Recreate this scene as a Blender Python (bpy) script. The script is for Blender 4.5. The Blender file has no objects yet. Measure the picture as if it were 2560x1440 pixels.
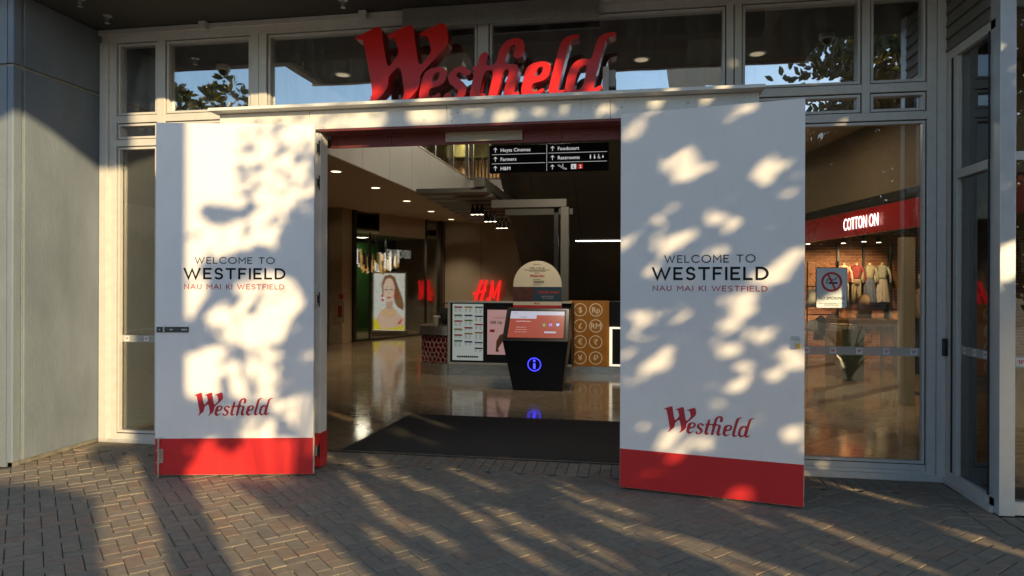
import bpy, bmesh, math, random
from math import radians as R, sin, cos, pi
from mathutils import Vector as V, Matrix
random.seed(7)
SC = bpy.context.scene
COL = SC.collection

# ------------------------------------------------------------------ camera
F, PX, PY, ROLL, YAW = 1720.0, 1280.0, 708.0, .0035, R(9.78)
CAM = V((0, -5.964, 1.55))
FW = V((-sin(YAW), cos(YAW), 0)); R0 = V((cos(YAW), sin(YAW), 0)); ZZ = V((0, 0, 1))
RT = R0 * cos(ROLL) + ZZ * sin(ROLL); UP = ZZ * cos(ROLL) - R0 * sin(ROLL)
cd = bpy.data.cameras.new('camera'); cam = bpy.data.objects.new('camera', cd); COL.objects.link(cam)
cam.matrix_world = Matrix(((RT.x, UP.x, -FW.x, CAM.x), (RT.y, UP.y, -FW.y, CAM.y), (RT.z, UP.z, -FW.z, CAM.z), (0, 0, 0, 1)))
cd.sensor_width = 36; cd.lens = F / 2560 * 36; cd.shift_y = -(720 - PY) / 2560
cd.clip_start = .05; cd.clip_end = 3000
SC.camera = cam
# ------------------------------------------------------------------ light
SUN_AZ, SUN_EL = R(41.7), R(14.5)          # light travels 41.7 deg left of +Y
LD = V((-sin(SUN_AZ) * cos(SUN_EL), cos(SUN_AZ) * cos(SUN_EL), -sin(SUN_EL)))
w = bpy.data.worlds.new('World'); SC.world = w; w.use_nodes = True
nt = w.node_tree; bg = nt.nodes['Background']
sky = nt.nodes.new('ShaderNodeTexSky'); sky.sky_type = 'NISHITA'; sky.sun_disc = False
sky.sun_elevation = SUN_EL
sky.sun_rotation = math.atan2(-LD.x, -LD.y)
sky.air_density = 1.0; sky.dust_density = .25; sky.ozone_density = 1.7
nt.links.new(sky.outputs[0], bg.inputs[0]); bg.inputs[1].default_value = .138
sl = bpy.data.lights.new('sun', 'SUN'); sl.energy = 3.7; sl.angle = R(.53); sl.color = (1, .77, .42)
so = bpy.data.objects.new('sun', sl); COL.objects.link(so)
so.rotation_euler = LD.to_track_quat('-Z', 'Y').to_euler()
SC.view_settings.view_transform = 'Standard'; SC.view_settings.look = 'None'
SC.view_settings.exposure = .92; SC.view_settings.gamma = 1
SC.view_settings.use_curve_mapping = False
SC.cycles.use_denoising = True
SC.cycles.max_bounces = 10; SC.cycles.transparent_max_bounces = 24; SC.cycles.glossy_bounces = 6
SC.cycles.sample_clamp_indirect = 6; SC.cycles.caustics_reflective = False; SC.cycles.caustics_refractive = False

# ------------------------------------------------------------------ picking helpers (pixel of the 2560x1440 photo on a real plane)
def ray(px, py): return FW + RT * ((px - PX) / F) + UP * ((PY - py) / F)
def onY(px, py, y=0.): d = ray(px, py); return CAM + d * ((y - CAM.y) / d.y)
def onX(px, py, x): d = ray(px, py); return CAM + d * ((x - CAM.x) / d.x)
def onZ(px, py, z=0.): d = ray(px, py); return CAM + d * ((z - CAM.z) / d.z)
def onP(px, py, p, n): d = ray(px, py); return CAM + d * (n.dot(p - CAM) / n.dot(d))

# ------------------------------------------------------------------ materials
MATS = {}
def mat(name, col, rough=.5, metal=0., var=0., vscale=6., bump=0., bscale=80., emit=None, estr=0., spec=.5, stretch=None, coat=0., col2=None, dirt=0.):
    if name in MATS: return MATS[name]
    m = bpy.data.materials.new(name); m.use_nodes = True; n = m.node_tree; b = n.nodes['Principled BSDF']
    b.inputs['Base Color'].default_value = (*col, 1); b.inputs['Roughness'].default_value = rough
    b.inputs['Metallic'].default_value = metal; b.inputs['Specular IOR Level'].default_value = spec
    b.inputs['Coat Weight'].default_value = coat; b.inputs['Coat Roughness'].default_value = .05
    if emit: b.inputs['Emission Color'].default_value = (*emit, 1); b.inputs['Emission Strength'].default_value = estr
    if var or bump or col2:
        g = n.nodes.new('ShaderNodeNewGeometry'); mp = n.nodes.new('ShaderNodeMapping')
        n.links.new(g.outputs['Position'], mp.inputs[0])
        if stretch: mp.inputs['Scale'].default_value = stretch
    if var or col2:
        t = n.nodes.new('ShaderNodeTexNoise'); t.inputs['Scale'].default_value = vscale; t.inputs['Detail'].default_value = 8; t.inputs['Roughness'].default_value = .62
        n.links.new(mp.outputs[0], t.inputs['Vector'])
        r = n.nodes.new('ShaderNodeValToRGB'); r.color_ramp.elements[0].position = .32; r.color_ramp.elements[1].position = .7
        c2 = col2 or tuple(min(1, c * (1 + var)) for c in col)
        c1 = col if col2 else tuple(c * (1 - var) for c in col)
        r.color_ramp.elements[0].color = (*c1, 1); r.color_ramp.elements[1].color = (*c2, 1)
        n.links.new(t.outputs['Fac'], r.inputs[0]); n.links.new(r.outputs[0], b.inputs['Base Color'])
        ma = n.nodes.new('ShaderNodeMapRange'); ma.inputs[3].default_value = max(0, rough - .1); ma.inputs[4].default_value = min(1, rough + .12)
        n.links.new(t.outputs['Fac'], ma.inputs[0]); n.links.new(ma.outputs[0], b.inputs['Roughness'])
    if dirt:
        t3 = n.nodes.new('ShaderNodeTexNoise'); t3.inputs['Scale'].default_value = 9; t3.inputs['Detail'].default_value = 12; t3.inputs['Roughness'].default_value = .75
        mp3 = n.nodes.new('ShaderNodeMapping'); mp3.inputs['Scale'].default_value = (1.6, 1.6, .5); n.links.new(g.outputs['Position'], mp3.inputs[0]); n.links.new(mp3.outputs[0], t3.inputs['Vector'])
        r3 = n.nodes.new('ShaderNodeMapRange'); r3.inputs[1].default_value = .56; r3.inputs[2].default_value = .80; r3.inputs[3].default_value = 0; r3.inputs[4].default_value = dirt; n.links.new(t3.outputs['Fac'], r3.inputs[0])
        mx3 = n.nodes.new('ShaderNodeMixRGB'); mx3.inputs[2].default_value = (.22, .19, .16, 1); n.links.new(r3.outputs[0], mx3.inputs[0]); n.links.new(r.outputs[0], mx3.inputs[1]); n.links.new(mx3.outputs[0], b.inputs['Base Color'])
    if bump:
        t2 = n.nodes.new('ShaderNodeTexNoise'); t2.inputs['Scale'].default_value = bscale; t2.inputs['Detail'].default_value = 6
        n.links.new(mp.outputs[0], t2.inputs['Vector'])
        bp = n.nodes.new('ShaderNodeBump'); bp.inputs['Strength'].default_value = bump; bp.inputs['Distance'].default_value = .01
        n.links.new(t2.outputs['Fac'], bp.inputs['Height']); n.links.new(bp.outputs[0], b.inputs['Normal'])
    MATS[name] = m; return m
def glass(name, base=.06, gain=1.5, tint=(.80, .84, .80), smear=0.):
    m = bpy.data.materials.new(name); m.use_nodes = True; n = m.node_tree; n.nodes.clear()
    o = n.nodes.new('ShaderNodeOutputMaterial'); mx = n.nodes.new('ShaderNodeMixShader')
    tr = n.nodes.new('ShaderNodeBsdfTransparent'); tr.inputs[0].default_value = (*tint, 1)
    gl = n.nodes.new('ShaderNodeBsdfGlossy'); gl.inputs['Roughness'].default_value = 0; gl.inputs[0].default_value = (1, 1, 1, 1)
    gg = n.nodes.new('ShaderNodeNewGeometry'); gz_ = n.nodes.new('ShaderNodeTexNoise'); gz_.inputs['Scale'].default_value = 1.7; gz_.inputs['Detail'].default_value = 1
    gb2 = n.nodes.new('ShaderNodeBump'); gb2.inputs['Strength'].default_value = .25; gb2.inputs['Distance'].default_value = .004
    n.links.new(gg.outputs['Position'], gz_.inputs['Vector']); n.links.new(gz_.outputs['Fac'], gb2.inputs['Height']); n.links.new(gb2.outputs[0], gl.inputs['Normal'])
    fr = n.nodes.new('ShaderNodeFresnel'); fr.inputs[0].default_value = 1.5
    ma = n.nodes.new('ShaderNodeMath'); ma.operation = 'MULTIPLY_ADD'; ma.use_clamp = True
    ma.inputs[1].default_value = gain; ma.inputs[2].default_value = base
    n.links.new(fr.outputs[0], ma.inputs[0]); n.links.new(ma.outputs[0], mx.inputs[0])
    n.links.new(tr.outputs[0], mx.inputs[1]); n.links.new(gl.outputs[0], mx.inputs[2])
    last = mx
    if smear:
        g = n.nodes.new('ShaderNodeNewGeometry'); mp = n.nodes.new('ShaderNodeMapping'); mp.inputs['Scale'].default_value = (7, 7, 1.4)
        t = n.nodes.new('ShaderNodeTexNoise'); t.inputs['Scale'].default_value = 1.6; t.inputs['Detail'].default_value = 9; t.inputs['Roughness'].default_value = .7
        n.links.new(g.outputs['Position'], mp.inputs[0]); n.links.new(mp.outputs[0], t.inputs['Vector'])
        r = n.nodes.new('ShaderNodeMapRange'); r.inputs[1].default_value = .48; r.inputs[2].default_value = .85; r.inputs[3].default_value = 0; r.inputs[4].default_value = smear
        n.links.new(t.outputs['Fac'], r.inputs[0])
        df = n.nodes.new('ShaderNodeBsdfDiffuse'); df.inputs[0].default_value = (.7, .7, .68, 1)
        m2 = n.nodes.new('ShaderNodeMixShader'); n.links.new(r.outputs[0], m2.inputs[0]); n.links.new(mx.outputs[0], m2.inputs[1]); n.links.new(df.outputs[0], m2.inputs[2]); last = m2
    n.links.new(last.outputs[0], o.inputs[0]); MATS[name] = m; return m

ALU = mat('silver_aluminium', (.63, .60, .56), .42, .1, .06, 14, .03, 200, dirt=.18)
ALUD = mat('gasket_black', (.012, .012, .013), .6)
WALLM = mat('painted_concrete', (.150, .180, .218), .68, 0, .16, 3.0, .28, 55, stretch=(1, 1, .35), dirt=.25)
SOFF = mat('canopy_soffit_paint', (.055, .05, .043), .75, 0, .1, 3, .05, 60)
WHITE = mat('white_panel_film', (.87, .81, .775), .38, 0, .035, 2.5, .02, 25, dirt=.16)
WHITE2 = mat('white_painted_plywood', (.76, .73, .69), .5, 0, .08, 5, .06, 30, dirt=.35)
REDF = mat('red_film', (.60, .028, .030), .32, 0, .05, 3, dirt=.14)
REDS = mat('red_gloss_enamel', (.62, .016, .010), .22, 0, .05, 3, spec=.28)
REDR = mat('red_letter_return', (.40, .01, .008), .2, 0, .04, 3)
BLACKP = mat('black_print', (.008, .008, .009), .6, spec=.2)
REDP = mat('red_print', (.50, .025, .035), .45)
STEEL = mat('zinc_steel', (.55, .55, .54), .32, .9, .1, 60)
STEELD = mat('dark_hinge_steel', (.08, .085, .08), .4, .7)
BRASS = mat('brass', (.62, .42, .14), .3, .9, .06, 80)
PLYRED = mat('red_formply', (.22, .045, .04), .55, 0, .25, 9, .05, 40, stretch=(1, 6, 6))
PLYBARE = mat('bare_board', (.55, .47, .36), .6, 0, .08, 6, .05, 60, stretch=(1, 8, 8))
BLACK = mat('black_plastic', (.012, .012, .013), .35)
GLASS = glass('clear_glass', .015, 1.25, (.965, .97, .945), .035)
GLASSH = glass('clerestory_glass', .36, 1.8, (.80, .83, .82), .15)
GLASSI = glass('inner_glass', .02, .8, (.93, .96, .93))

# ------------------------------------------------------------------ mesh builder
class MB:
    def __init__(s): s.v = []; s.f = []
    def add(s, vs, fs):
        k = len(s.v); s.v += [V(p) for p in vs]; s.f += [tuple(i + k for i in f) for f in fs]; return s
    def box(s, x0, x1, y0, y1, z0, z1):
        return s.add([(x0, y0, z0), (x1, y0, z0), (x1, y1, z0), (x0, y1, z0), (x0, y0, z1), (x1, y0, z1), (x1, y1, z1), (x0, y1, z1)],
                     [(3, 2, 1, 0), (4, 5, 6, 7), (0, 1, 5, 4), (1, 2, 6, 5), (2, 3, 7, 6), (3, 0, 4, 7)])
    def ob(s, o, a, b, c):            # box from corner o with edge vectors
        o, a, b, c = map(V, (o, a, b, c))
        vs = [o, o + a, o + a + b, o + b, o + c, o + a + c, o + a + b + c, o + b + c]
        fs = [(3, 2, 1, 0), (4, 5, 6, 7), (0, 1, 5, 4), (1, 2, 6, 5), (2, 3, 7, 6), (3, 0, 4, 7)]
        if a.cross(b).dot(c) < 0: fs = [f[::-1] for f in fs]
        return s.add(vs, fs)
    def prism(s, pts, n):             # planar polygon (list of V) extruded by n
        n = V(n); k = len(pts); pts = [V(p) for p in pts]
        return s.add(pts + [p + n for p in pts], [tuple(range(k))[::-1], tuple(range(k, 2 * k))] + [(i, (i + 1) % k, (i + 1) % k + k, i + k) for i in range(k)])
    def ngon(s, pts): return s.add(pts, [tuple(range(len(pts)))])
    def tube(s, path, r, seg=10, cap=True):
        path = [V(p) for p in path]; rs = r if isinstance(r, (list, tuple)) else [r] * len(path); rings = []
        for i, p in enumerate(path):
            d = (path[min(i + 1, len(path) - 1)] - path[max(i - 1, 0)]).normalized()
            a = d.cross(V((0, 0, 1)) if abs(d.z) < .9 else V((1, 0, 0))).normalized(); b = d.cross(a)
            rings.append([p + (a * cos(2 * pi * j / seg) + b * sin(2 * pi * j / seg)) * rs[i] for j in range(seg)])
        k = len(s.v); s.v += [q for g in rings for q in g]
        for i in range(len(rings) - 1):
            for j in range(seg):
                s.f.append((k + i * seg + j, k + i * seg + (j + 1) % seg, k + (i + 1) * seg + (j + 1) % seg, k + (i + 1) * seg + j))
        if cap: s.f.append(tuple(k + j for j in range(seg))[::-1]); s.f.append(tuple(k + (len(rings) - 1) * seg + j for j in range(seg)))
        return s
    def lathe(s, c, prof, seg=20, sx=1., sy=1.):   # prof [(r,z)]
        c = V(c); k = len(s.v)
        for r, z in prof:
            for j in range(seg): s.v.append(c + V((r * sx * cos(2 * pi * j / seg), r * sy * sin(2 * pi * j / seg), z)))
        for i in range(len(prof) - 1):
            for j in range(seg): s.f.append((k + i * seg + j, k + i * seg + (j + 1) % seg, k + (i + 1) * seg + (j + 1) % seg, k + (i + 1) * seg + j))
        s.f.append(tuple(k + j for j in range(seg))[::-1]); s.f.append(tuple(k + (len(prof) - 1) * seg + j for j in range(seg)))
        return s
    def mesh(s, name):
        me = bpy.data.meshes.new(name); me.from_pydata([tuple(p) for p in s.v], [], s.f); me.update(); return me
    def build(s, name, m, parent=None, bevel=0., smooth=False, seg=2):
        me = s.mesh(name); me.materials.append(m)
        o = bpy.data.objects.new(name, me); COL.objects.link(o)
        if bevel:
            bv = o.modifiers.new('bevel', 'BEVEL'); bv.width = bevel; bv.segments = seg; bv.limit_method = 'ANGLE'; bv.angle_limit = R(40)
        if smooth: me.shade_smooth() if hasattr(me, 'shade_smooth') else [setattr(p, 'use_smooth', True) for p in me.polygons]
        if parent: attach(o, parent)
        return o
def attach(o, parent):
    o.parent = parent
    if parent.type == 'EMPTY': o.matrix_parent_inverse = Matrix.Translation(-parent.location)
def tag(o, label, cat, group=None):
    o['label'] = label; o['category'] = cat
    if group: o['group'] = group
    return o
def thing(name, label, cat, loc=(0, 0, 0), group=None):
    o = bpy.data.objects.new(name, None); COL.objects.link(o); o.location = loc; o.empty_display_size = .1
    return tag(o, label, cat, group)
def struct(o): o['kind'] = 'structure'; return o

# ------------------------------------------------------------------ lettering
def ribbon(pts, wd, closed=False):
    """flat ribbon polygon quads along 2D polyline with mitred joins and square caps"""
    pts = [V((p[0], p[1])) for p in pts]; n = len(pts)
    if not closed:
        pts[0] = pts[0] + (pts[0] - pts[1]).normalized() * wd / 2; pts[-1] = pts[-1] + (pts[-1] - pts[-2]).normalized() * wd / 2
    L, Rr = [], []
    for i in range(n):
        a = pts[(i - 1) % n] if (closed or i) else None; b = pts[(i + 1) % n] if (closed or i < n - 1) else None
        d1 = (pts[i] - a).normalized() if a is not None else None; d2 = (b - pts[i]).normalized() if b is not None else None
        d1 = d1 or d2; d2 = d2 or d1
        n1 = V((-d1.y, d1.x)); n2 = V((-d2.y, d2.x)); m = (n1 + n2); m = m / max(.25, m.dot(n1)) if m.length > 1e-6 else n1
        if m.length > 2.2: m = m.normalized() * 2.2
        L.append(pts[i] + m * wd / 2); Rr.append(pts[i] - m * wd / 2)
    k = n if closed else n - 1
    return [(L[i], Rr[i], Rr[(i + 1) % n], L[(i + 1) % n]) for i in range(k)]
def arc(cx, cy, rx, ry, a0, a1, n=20): return [(cx + rx * cos(R(a0 + (a1 - a0) * i / n)), cy + ry * sin(R(a0 + (a1 - a0) * i / n))) for i in range(n + 1)]
GL = {  # stroke capitals: width, strokes (points in a box of height 1), 'o' = closed
 'W': (1.22, [[(0, 1), (.32, 0), (.61, .93), (.90, 0), (1.22, 1)]]), 'E': (.52, [[(0, 0), (0, 1)], [(0, 1), (.52, 1)], [(0, .52), (.42, .52)], [(0, 0), (.52, 0)]]),
 'L': (.48, [[(0, 1), (0, 0)], [(0, 0), (.48, 0)]]), 'T': (.66, [[(0, 1), (.66, 1)], [(.33, 1), (.33, 0)]]), 'F': (.50, [[(0, 0), (0, 1)], [(0, 1), (.5, 1)], [(0, .5), (.42, .5)]]),
 'I': (.0, [[(0, 0), (0, 1)]]), 'M': (.84, [[(0, 0), (0, 1), (.42, .40), (.84, 1), (.84, 0)]]), 'N': (.68, [[(0, 0), (0, 1), (.68, 0), (.68, 1)]]),
 'A': (.80, [[(0, 0), (.40, 1), (.80, 0)], [(.17, .33), (.63, .33)]]), 'K': (.58, [[(0, 0), (0, 1)], [(.55, 1), (.06, .48)], [(.17, .58), (.58, 0)]]),
 'U': (.62, [[(0, 1), (0, .32)] + arc(.31, .31, .31, .31, 180, 360, 14) + [(.62, .32), (.62, 1)]]),
 'O': (1.04, [arc(.52, .5, .52, .53, 0, 345, 30)]), 'C': (.86, [arc(.50, .5, .50, .53, 45, 315, 26)]),
 'S': (.56, [[(.52, .85)] + arc(.29, .755, .25, .27, 40, 235, 14) + [(.40, .46)] + arc(.28, .235, .28, .26, 50, -140, 16)]),
 'D': (.72, [[(0, 0), (0, 1)], [(0, 1), (.22, 1)] + arc(.22, .5, .50, .5, 88, -88, 22) + [(.22, 0), (0, 0)]]), ' ': (.28, [])}
def stroke_text(s, wt, track=.22):
    x = 0; out = []
    for ch in s:
        wd, st = GL[ch]
        for k, pl in enumerate(st):
            cl = ch == 'O'
            p = [(x + q[0] + wt / 2, wt / 2 + q[1] * (1 - wt)) for q in (pl[:-1] if cl else pl)]
            if cl: p = [(x + q[0] + wt / 2, wt / 2 + q[1] * (1 - wt)) for q in arc(.52, .5, .52, .53, 0, 360, 32)[:-1]]
            for q in ribbon(p, wt, cl): out.append((q, k))
        x += wd + wt + track
    return out, x - track
def fit_quads(quads, width, s0, s1, z0, z1, fr, d=.0015):
    """map stroke text (box width x 1) onto frame fr=(O,t,n) between s0..s1, z0..z1"""
    O, t, n = fr; mb = MB()
    for q, k in quads:
        mb.ngon([O + t * (s0 + p.x / width * (s1 - s0)) + ZZ * (z0 + p.y * (z1 - z0)) + n * (d + k * .00025) for p in q])
    return mb
def font_mesh(s):
    c = bpy.data.curves.new('txt', 'FONT'); c.body = s; c.size = 1; c.resolution_u = 3
    o = bpy.data.objects.new('txt', c); COL.objects.link(o)
    dg = bpy.context.evaluated_depsgraph_get(); me = bpy.data.meshes.new_from_object(o.evaluated_get(dg))
    vs = [v.co.copy() for v in me.vertices]; fs = [tuple(p.vertices) for p in me.polygons]
    bpy.data.objects.remove(o); bpy.data.curves.remove(c); bpy.data.meshes.remove(me); return vs, fs
def font_on(s, fr, s0, z0, h, mtl, parent, name='lettering', s1=None, d=.002, align='l', bold=0., cap=None):
    """built-in sans lettering: cap height h, baseline z0, from s0 (to s1 when given) on frame fr"""
    vs, fs = font_mesh(s); O, t, n = fr
    if not vs: return None
    x0 = min(v.x for v in vs); x1 = max(v.x for v in vs); k = h / .70
    kx = (s1 - s0) / (x1 - x0) if s1 is not None else k
    if align == 'c' : s0 = s0 - (x1 - x0) * kx / 2
    if align == 'r' : s0 = s0 - (x1 - x0) * kx
    mb = MB(); mb.add([O + t * (s0 + (v.x - x0) * kx) + ZZ * (z0 + v.y * k) + n * d for v in vs], fs)
    if bold:
        for bx, by, e in ((bold, 0, .0002), (bold / 2, bold / 2, .0004)):
            mb.add([O + t * (s0 + (v.x - x0) * kx + bx) + ZZ * (z0 + v.y * k + by) + n * (d + e) for v in vs], fs)
    return mb.build(name, mtl, parent)
# script logo outlines, traced in crop units (y down)
def sm(p, it=1, k=.22):
    for _ in range(it):
        q = []
        for i in range(len(p)):
            a, b = p[i], p[(i + 1) % len(p)]
            q += [(a[0] + (b[0] - a[0]) * k, a[1] + (b[1] - a[1]) * k), (a[0] + (b[0] - a[0]) * (1 - k), a[1] + (b[1] - a[1]) * (1 - k))]
        p = q
    return p
LOGO_W = [(150, 297), (205, 272), (372, 203), (385, 330), (428, 572), (528, 455), (530, 405), (505, 318), (490, 298), (425, 297), (480, 270), (641, 203), (655, 330), (695, 572), (803, 455), (805, 410), (785, 322), (768, 298), (697, 297), (750, 270), (915, 203), (935, 340), (930, 380), (905, 420), (702, 612), (700, 690), (680, 735), (630, 790), (540, 853), (535, 840), (572, 795), (583, 740), (545, 515), (432, 617), (432, 690), (410, 735), (350, 790), (270, 853), (263, 842), (298, 795), (312, 735), (236, 340), (220, 300)]
LOGO_E = [(875, 792), (820, 832), (775, 857), (742, 845), (708, 815), (705, 775), (730, 660), (748, 612), (790, 582), (850, 570), (895, 574), (925, 600), (927, 625), (910, 680), (870, 712), (785, 727), (772, 775), (778, 800), (800, 810), (825, 803), (868, 780)]
LOGO_EH = [(795, 690), (850, 680), (872, 650), (880, 612), (865, 598), (840, 602), (815, 625)]
LOGO_S = [(1132, 625), (1095, 590), (1060, 574), (1010, 580), (962, 618), (945, 660), (962, 700), (1010, 737), (1033, 765), (1025, 795), (1000, 822), (972, 818), (950, 775), (905, 800), (945, 850), (1000, 854), (1060, 822), (1085, 772), (1085, 732), (1060, 697), (1012, 665), (1000, 640), (1018, 610), (1050, 610), (1083, 648)]
LOGO_TFI = [(1152, 578), (1188, 578), (1205, 497), (1243, 466), (1263, 482), (1240, 578), (1335, 578), (1368, 445), (1420, 392), (1488, 370), (1540, 385), (1558, 430), (1540, 518), (1475, 518), (1497, 427), (1480, 408), (1445, 430), (1420, 477), (1395, 578), (1522, 578), (1466, 785), (1478, 806), (1510, 796), (1517, 806), (1450, 854), (1412, 830), (1400, 790), (1455, 604), (1387, 604), (1330, 850), (1268, 850), (1327, 604), (1235, 604), (1190, 790), (1203, 807), (1237, 797), (1244, 808), (1175, 855), (1130, 830), (1125, 795), (1168, 604), (1148, 604)]
LOGO_L = [(1985, 374), (1935, 374), (1882, 393), (1852, 430), (1838, 475), (1755, 790), (1762, 818), (1800, 852), (1878, 812), (1872, 796), (1830, 806), (1815, 790), (1905, 450), (1932, 402), (1985, 386)]
LOGO_D = [(2268, 372), (2210, 372), (2152, 398), (2128, 440), (2090, 578), (2035, 563), (1972, 578), (1930, 620), (1902, 700), (1886, 790), (1920, 828), (1965, 852), (2035, 802), (2045, 820), (2080, 848), (2166, 792), (2160, 772), (2105, 802), (2090, 788), (2180, 445), (2207, 402), (2268, 384)]
LOGO_DH = [(2062, 612), (2030, 600), (1992, 622), (1962, 690), (1946, 778), (1968, 806), (2010, 795), (2032, 757)]
def sh(p, dx, dy): return [(a + dx, b + dy) for a, b in p]
LOGO = [('W', LOGO_W, None), ('e', LOGO_E, LOGO_EH), ('s', LOGO_S, None), ('tfi', LOGO_TFI, None), ('e', sh(LOGO_E, 837, -3), sh(LOGO_EH, 837, -3)), ('l', LOGO_L, None), ('d', LOGO_D, LOGO_DH)]
def logo_curve(outline, hole, fn, extr, offs):
    """2D filled curve -> mesh; fn maps crop units to local metres (x right, y up)"""
    c = bpy.data.curves.new('lg', 'CURVE'); c.dimensions = '2D'; c.fill_mode = 'BOTH'; c.extrude = extr; c.offset = offs
    for poly in ([outline] + ([hole] if hole else [])):
        p = [fn(q) for q in sm(poly, 2, .2)]
        sp = c.splines.new('POLY'); sp.points.add(len(p) - 1); sp.use_cyclic_u = True
        for i, q in enumerate(p): sp.points[i].co = (q[0], q[1], 0, 1)
    o = bpy.data.objects.new('lg', c); COL.objects.link(o)
    dg = bpy.context.evaluated_depsgraph_get(); me = bpy.data.meshes.new_from_object(o.evaluated_get(dg))
    vs = [v.co.copy() for v in me.vertices]; fs = [tuple(p.vertices) for p in me.polygons]
    bpy.data.objects.remove(o); bpy.data.curves.remove(c); bpy.data.meshes.remove(me); return vs, fs
def logo_print(fr, s0, s1, z0, parent, mtl, only=None, aspect=1.0, d=.0016, name='logo'):
    """flat printed logo; x span 150..2268 -> s0..s1, baseline(853)->z0"""
    O, t, n = fr; k = (s1 - s0) / (2268 - 150); mb = MB()
    for i, (nm, a, h) in enumerate(LOGO):
        if only and nm not in only: continue
        vs, fs = logo_curve(a, h, lambda q: ((q[0] - 150) * k, (853 - q[1]) * k * aspect), 0, 0)
        fs = [f for f in fs]
        mb.add([O + t * (s0 + v.x) + ZZ * (z0 + v.y) + n * (d + .0002 * (i % 2)) for v in vs], fs)
    return mb.build(name, mtl, parent)

# ================================================================== SETTING
WX = -5.076                                  # plane of the left wall
# ground out to the horizon, then the brick paving in front of the entrance
GM = mat('street_asphalt', (.055, .055, .055), .9, 0, .3, 1.5, .2, 40)
g = struct(MB().add([(-600, -900, -.03), (600, -900, -.03), (600, 300, -.03), (-600, 300, -.03)], [(0, 1, 2, 3)]).build('ground', GM))
SAND = mat('joint_sand', (.075, .066, .055), .95, 0, .3, 60, .3, 250)
FC = mat('forecourt_bounce_concrete', (.36, .32, .27), .85, 0, .15, .8, .1, 30)
struct(MB().add([(-30, -24, -.006), (30, -24, -.006), (30, -3.92, -.006), (-30, -3.92, -.006)], [(0, 1, 2, 3)]).build('forecourt_bounce_sheet', FC))  # pale sheet added behind the viewer to bounce warm light onto the panels
pav = struct(MB().box(-14, 14, -16, .02, -.06, -.012).build('paving', SAND))
def paver_mat(name, c, c2):
    m = mat(name, c, .88, 0, .2, 18, .35, 260, col2=c2); return m
PAV = [paver_mat('paver_%d' % i, a, b) for i, (a, b) in enumerate([((0.207, 0.166, 0.120), (0.290, 0.234, 0.168)), ((0.189, 0.154, 0.114), (0.272, 0.222, 0.164)), ((0.212, 0.157, 0.111), (0.299, 0.223, 0.157)), ((0.207, 0.169, 0.125), (0.304, 0.247, 0.179)), ((0.226, 0.155, 0.109), (0.304, 0.218, 0.151))])]
def paver_mesh(L, W, m):
    mb = MB(); c = .0038; h = .05
    a, b = L / 2 - .0022, W / 2 - .0022
    mb.add([(-a, -b, -h), (a, -b, -h), (a, b, -h), (-a, b, -h), (-a, -b, -c), (a, -b, -c), (a, b, -c), (-a, b, -c), (-a + c, -b + c, 0), (a - c, -b + c, 0), (a - c, b - c, 0), (-a + c, b - c, 0)],
           [(0, 1, 5, 4), (1, 2, 6, 5), (2, 3, 7, 6), (3, 0, 4, 7), (4, 5, 9, 8), (5, 6, 10, 9), (6, 7, 11, 10), (7, 4, 8, 11), (8, 9, 10, 11)])
    me = mb.mesh('brick'); me.materials.append(m); return me
PL, PW = .182, .091
PMESH = [paver_mesh(PL, PW, m) for m in PAV]
spots = []                                   # (x, y, rot)
def infield(x, y): return -5.15 < x < 4.6 and -3.9 < y < -.40 and not (x > 2.05 and y > -1.21)
# herringbone: cells of 0.1 m; brick k starts at (k, -k) pattern
cs = .091
for d in range(-100, 100):
    for s_ in range(-44, 44):
        # diagonal index d, period 4 along the row
        bx, by = d + 2 * s_, d - 2 * s_
        for (ox, oy, hz) in ((0, 0, True), (0, 1, False)):
            # horizontal brick covers (bx,by),(bx+1,by); vertical covers (bx,by+1),(bx,by+2)
            cx, cy = ((bx + 1) * cs, (by + .5) * cs) if hz else ((bx + .5) * cs, (by + 2) * cs)
            wx = (cx - cy) * cos(pi / 4) - .3; wy = (cx + cy) * sin(pi / 4) - 2.2
            if infield(wx, wy): spots.append((wx, wy, pi / 4 + (0 if hz else pi / 2)))
seen = {}
for q in spots: seen[(round(q[0], 3), round(q[1], 3))] = q
spots = list(seen.values())
for k in range(83):                          # soldier courses along the facade
    x = -5.03 + k * .0912
    if x < 2.42:
        spots.append((x, -.112, pi / 2)); spots.append((x, -.296, pi / 2))
for k in range(10):
    for c in (2.160, 2.345): spots.append((c, -.440 - k * .0912, 0))
for k in range(26):
    for r_ in (-.962, -1.146): spots.append((2.49 + k * .0912, r_, pi / 2))
def vis(q):
    d = V((q[0], q[1], 0)) - CAM; z = d.dot(FW)
    if z < .5: return -1
    x = PX + F * d.dot(RT) / z; y = PY - F * d.dot(UP) / z
    if not (-10 < x < 2570 and y < 1470): return 0
    if 385 < x < 785 and y < 1185: return .5
    if 1549 < x < 2010 and y < 1217 + (x - 1549) * .11: return .5
    return 1 + 10 / z
spots.sort(key=lambda q: -vis(q))
rest = MB(); restm = []
for k, q in enumerate(spots):
    mi = random.choices(range(5), [4, 4, 2, 3, 1.2])[0]
    M = Matrix.Translation((q[0], q[1], random.uniform(-.0022, .0022))) @ Matrix.Rotation(q[2] + random.uniform(-.012, .012), 4, 'Z') @ Matrix.Rotation(random.gauss(0, .008), 4, 'X') @ Matrix.Rotation(random.gauss(0, .006), 4, 'Y')
    if k < 300:
        o = bpy.data.objects.new('brick', PMESH[mi]); COL.objects.link(o); o.parent = pav; o.matrix_basis = M
    else:
        me = PMESH[mi]; n0 = len(rest.f); rest.add([M @ v.co for v in me.vertices], [tuple(p.vertices) for p in me.polygons]); restm += [mi] * (len(rest.f) - n0)
ro = rest.build('bricks', PAV[0], pav); ro['kind'] = 'stuff'
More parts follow.
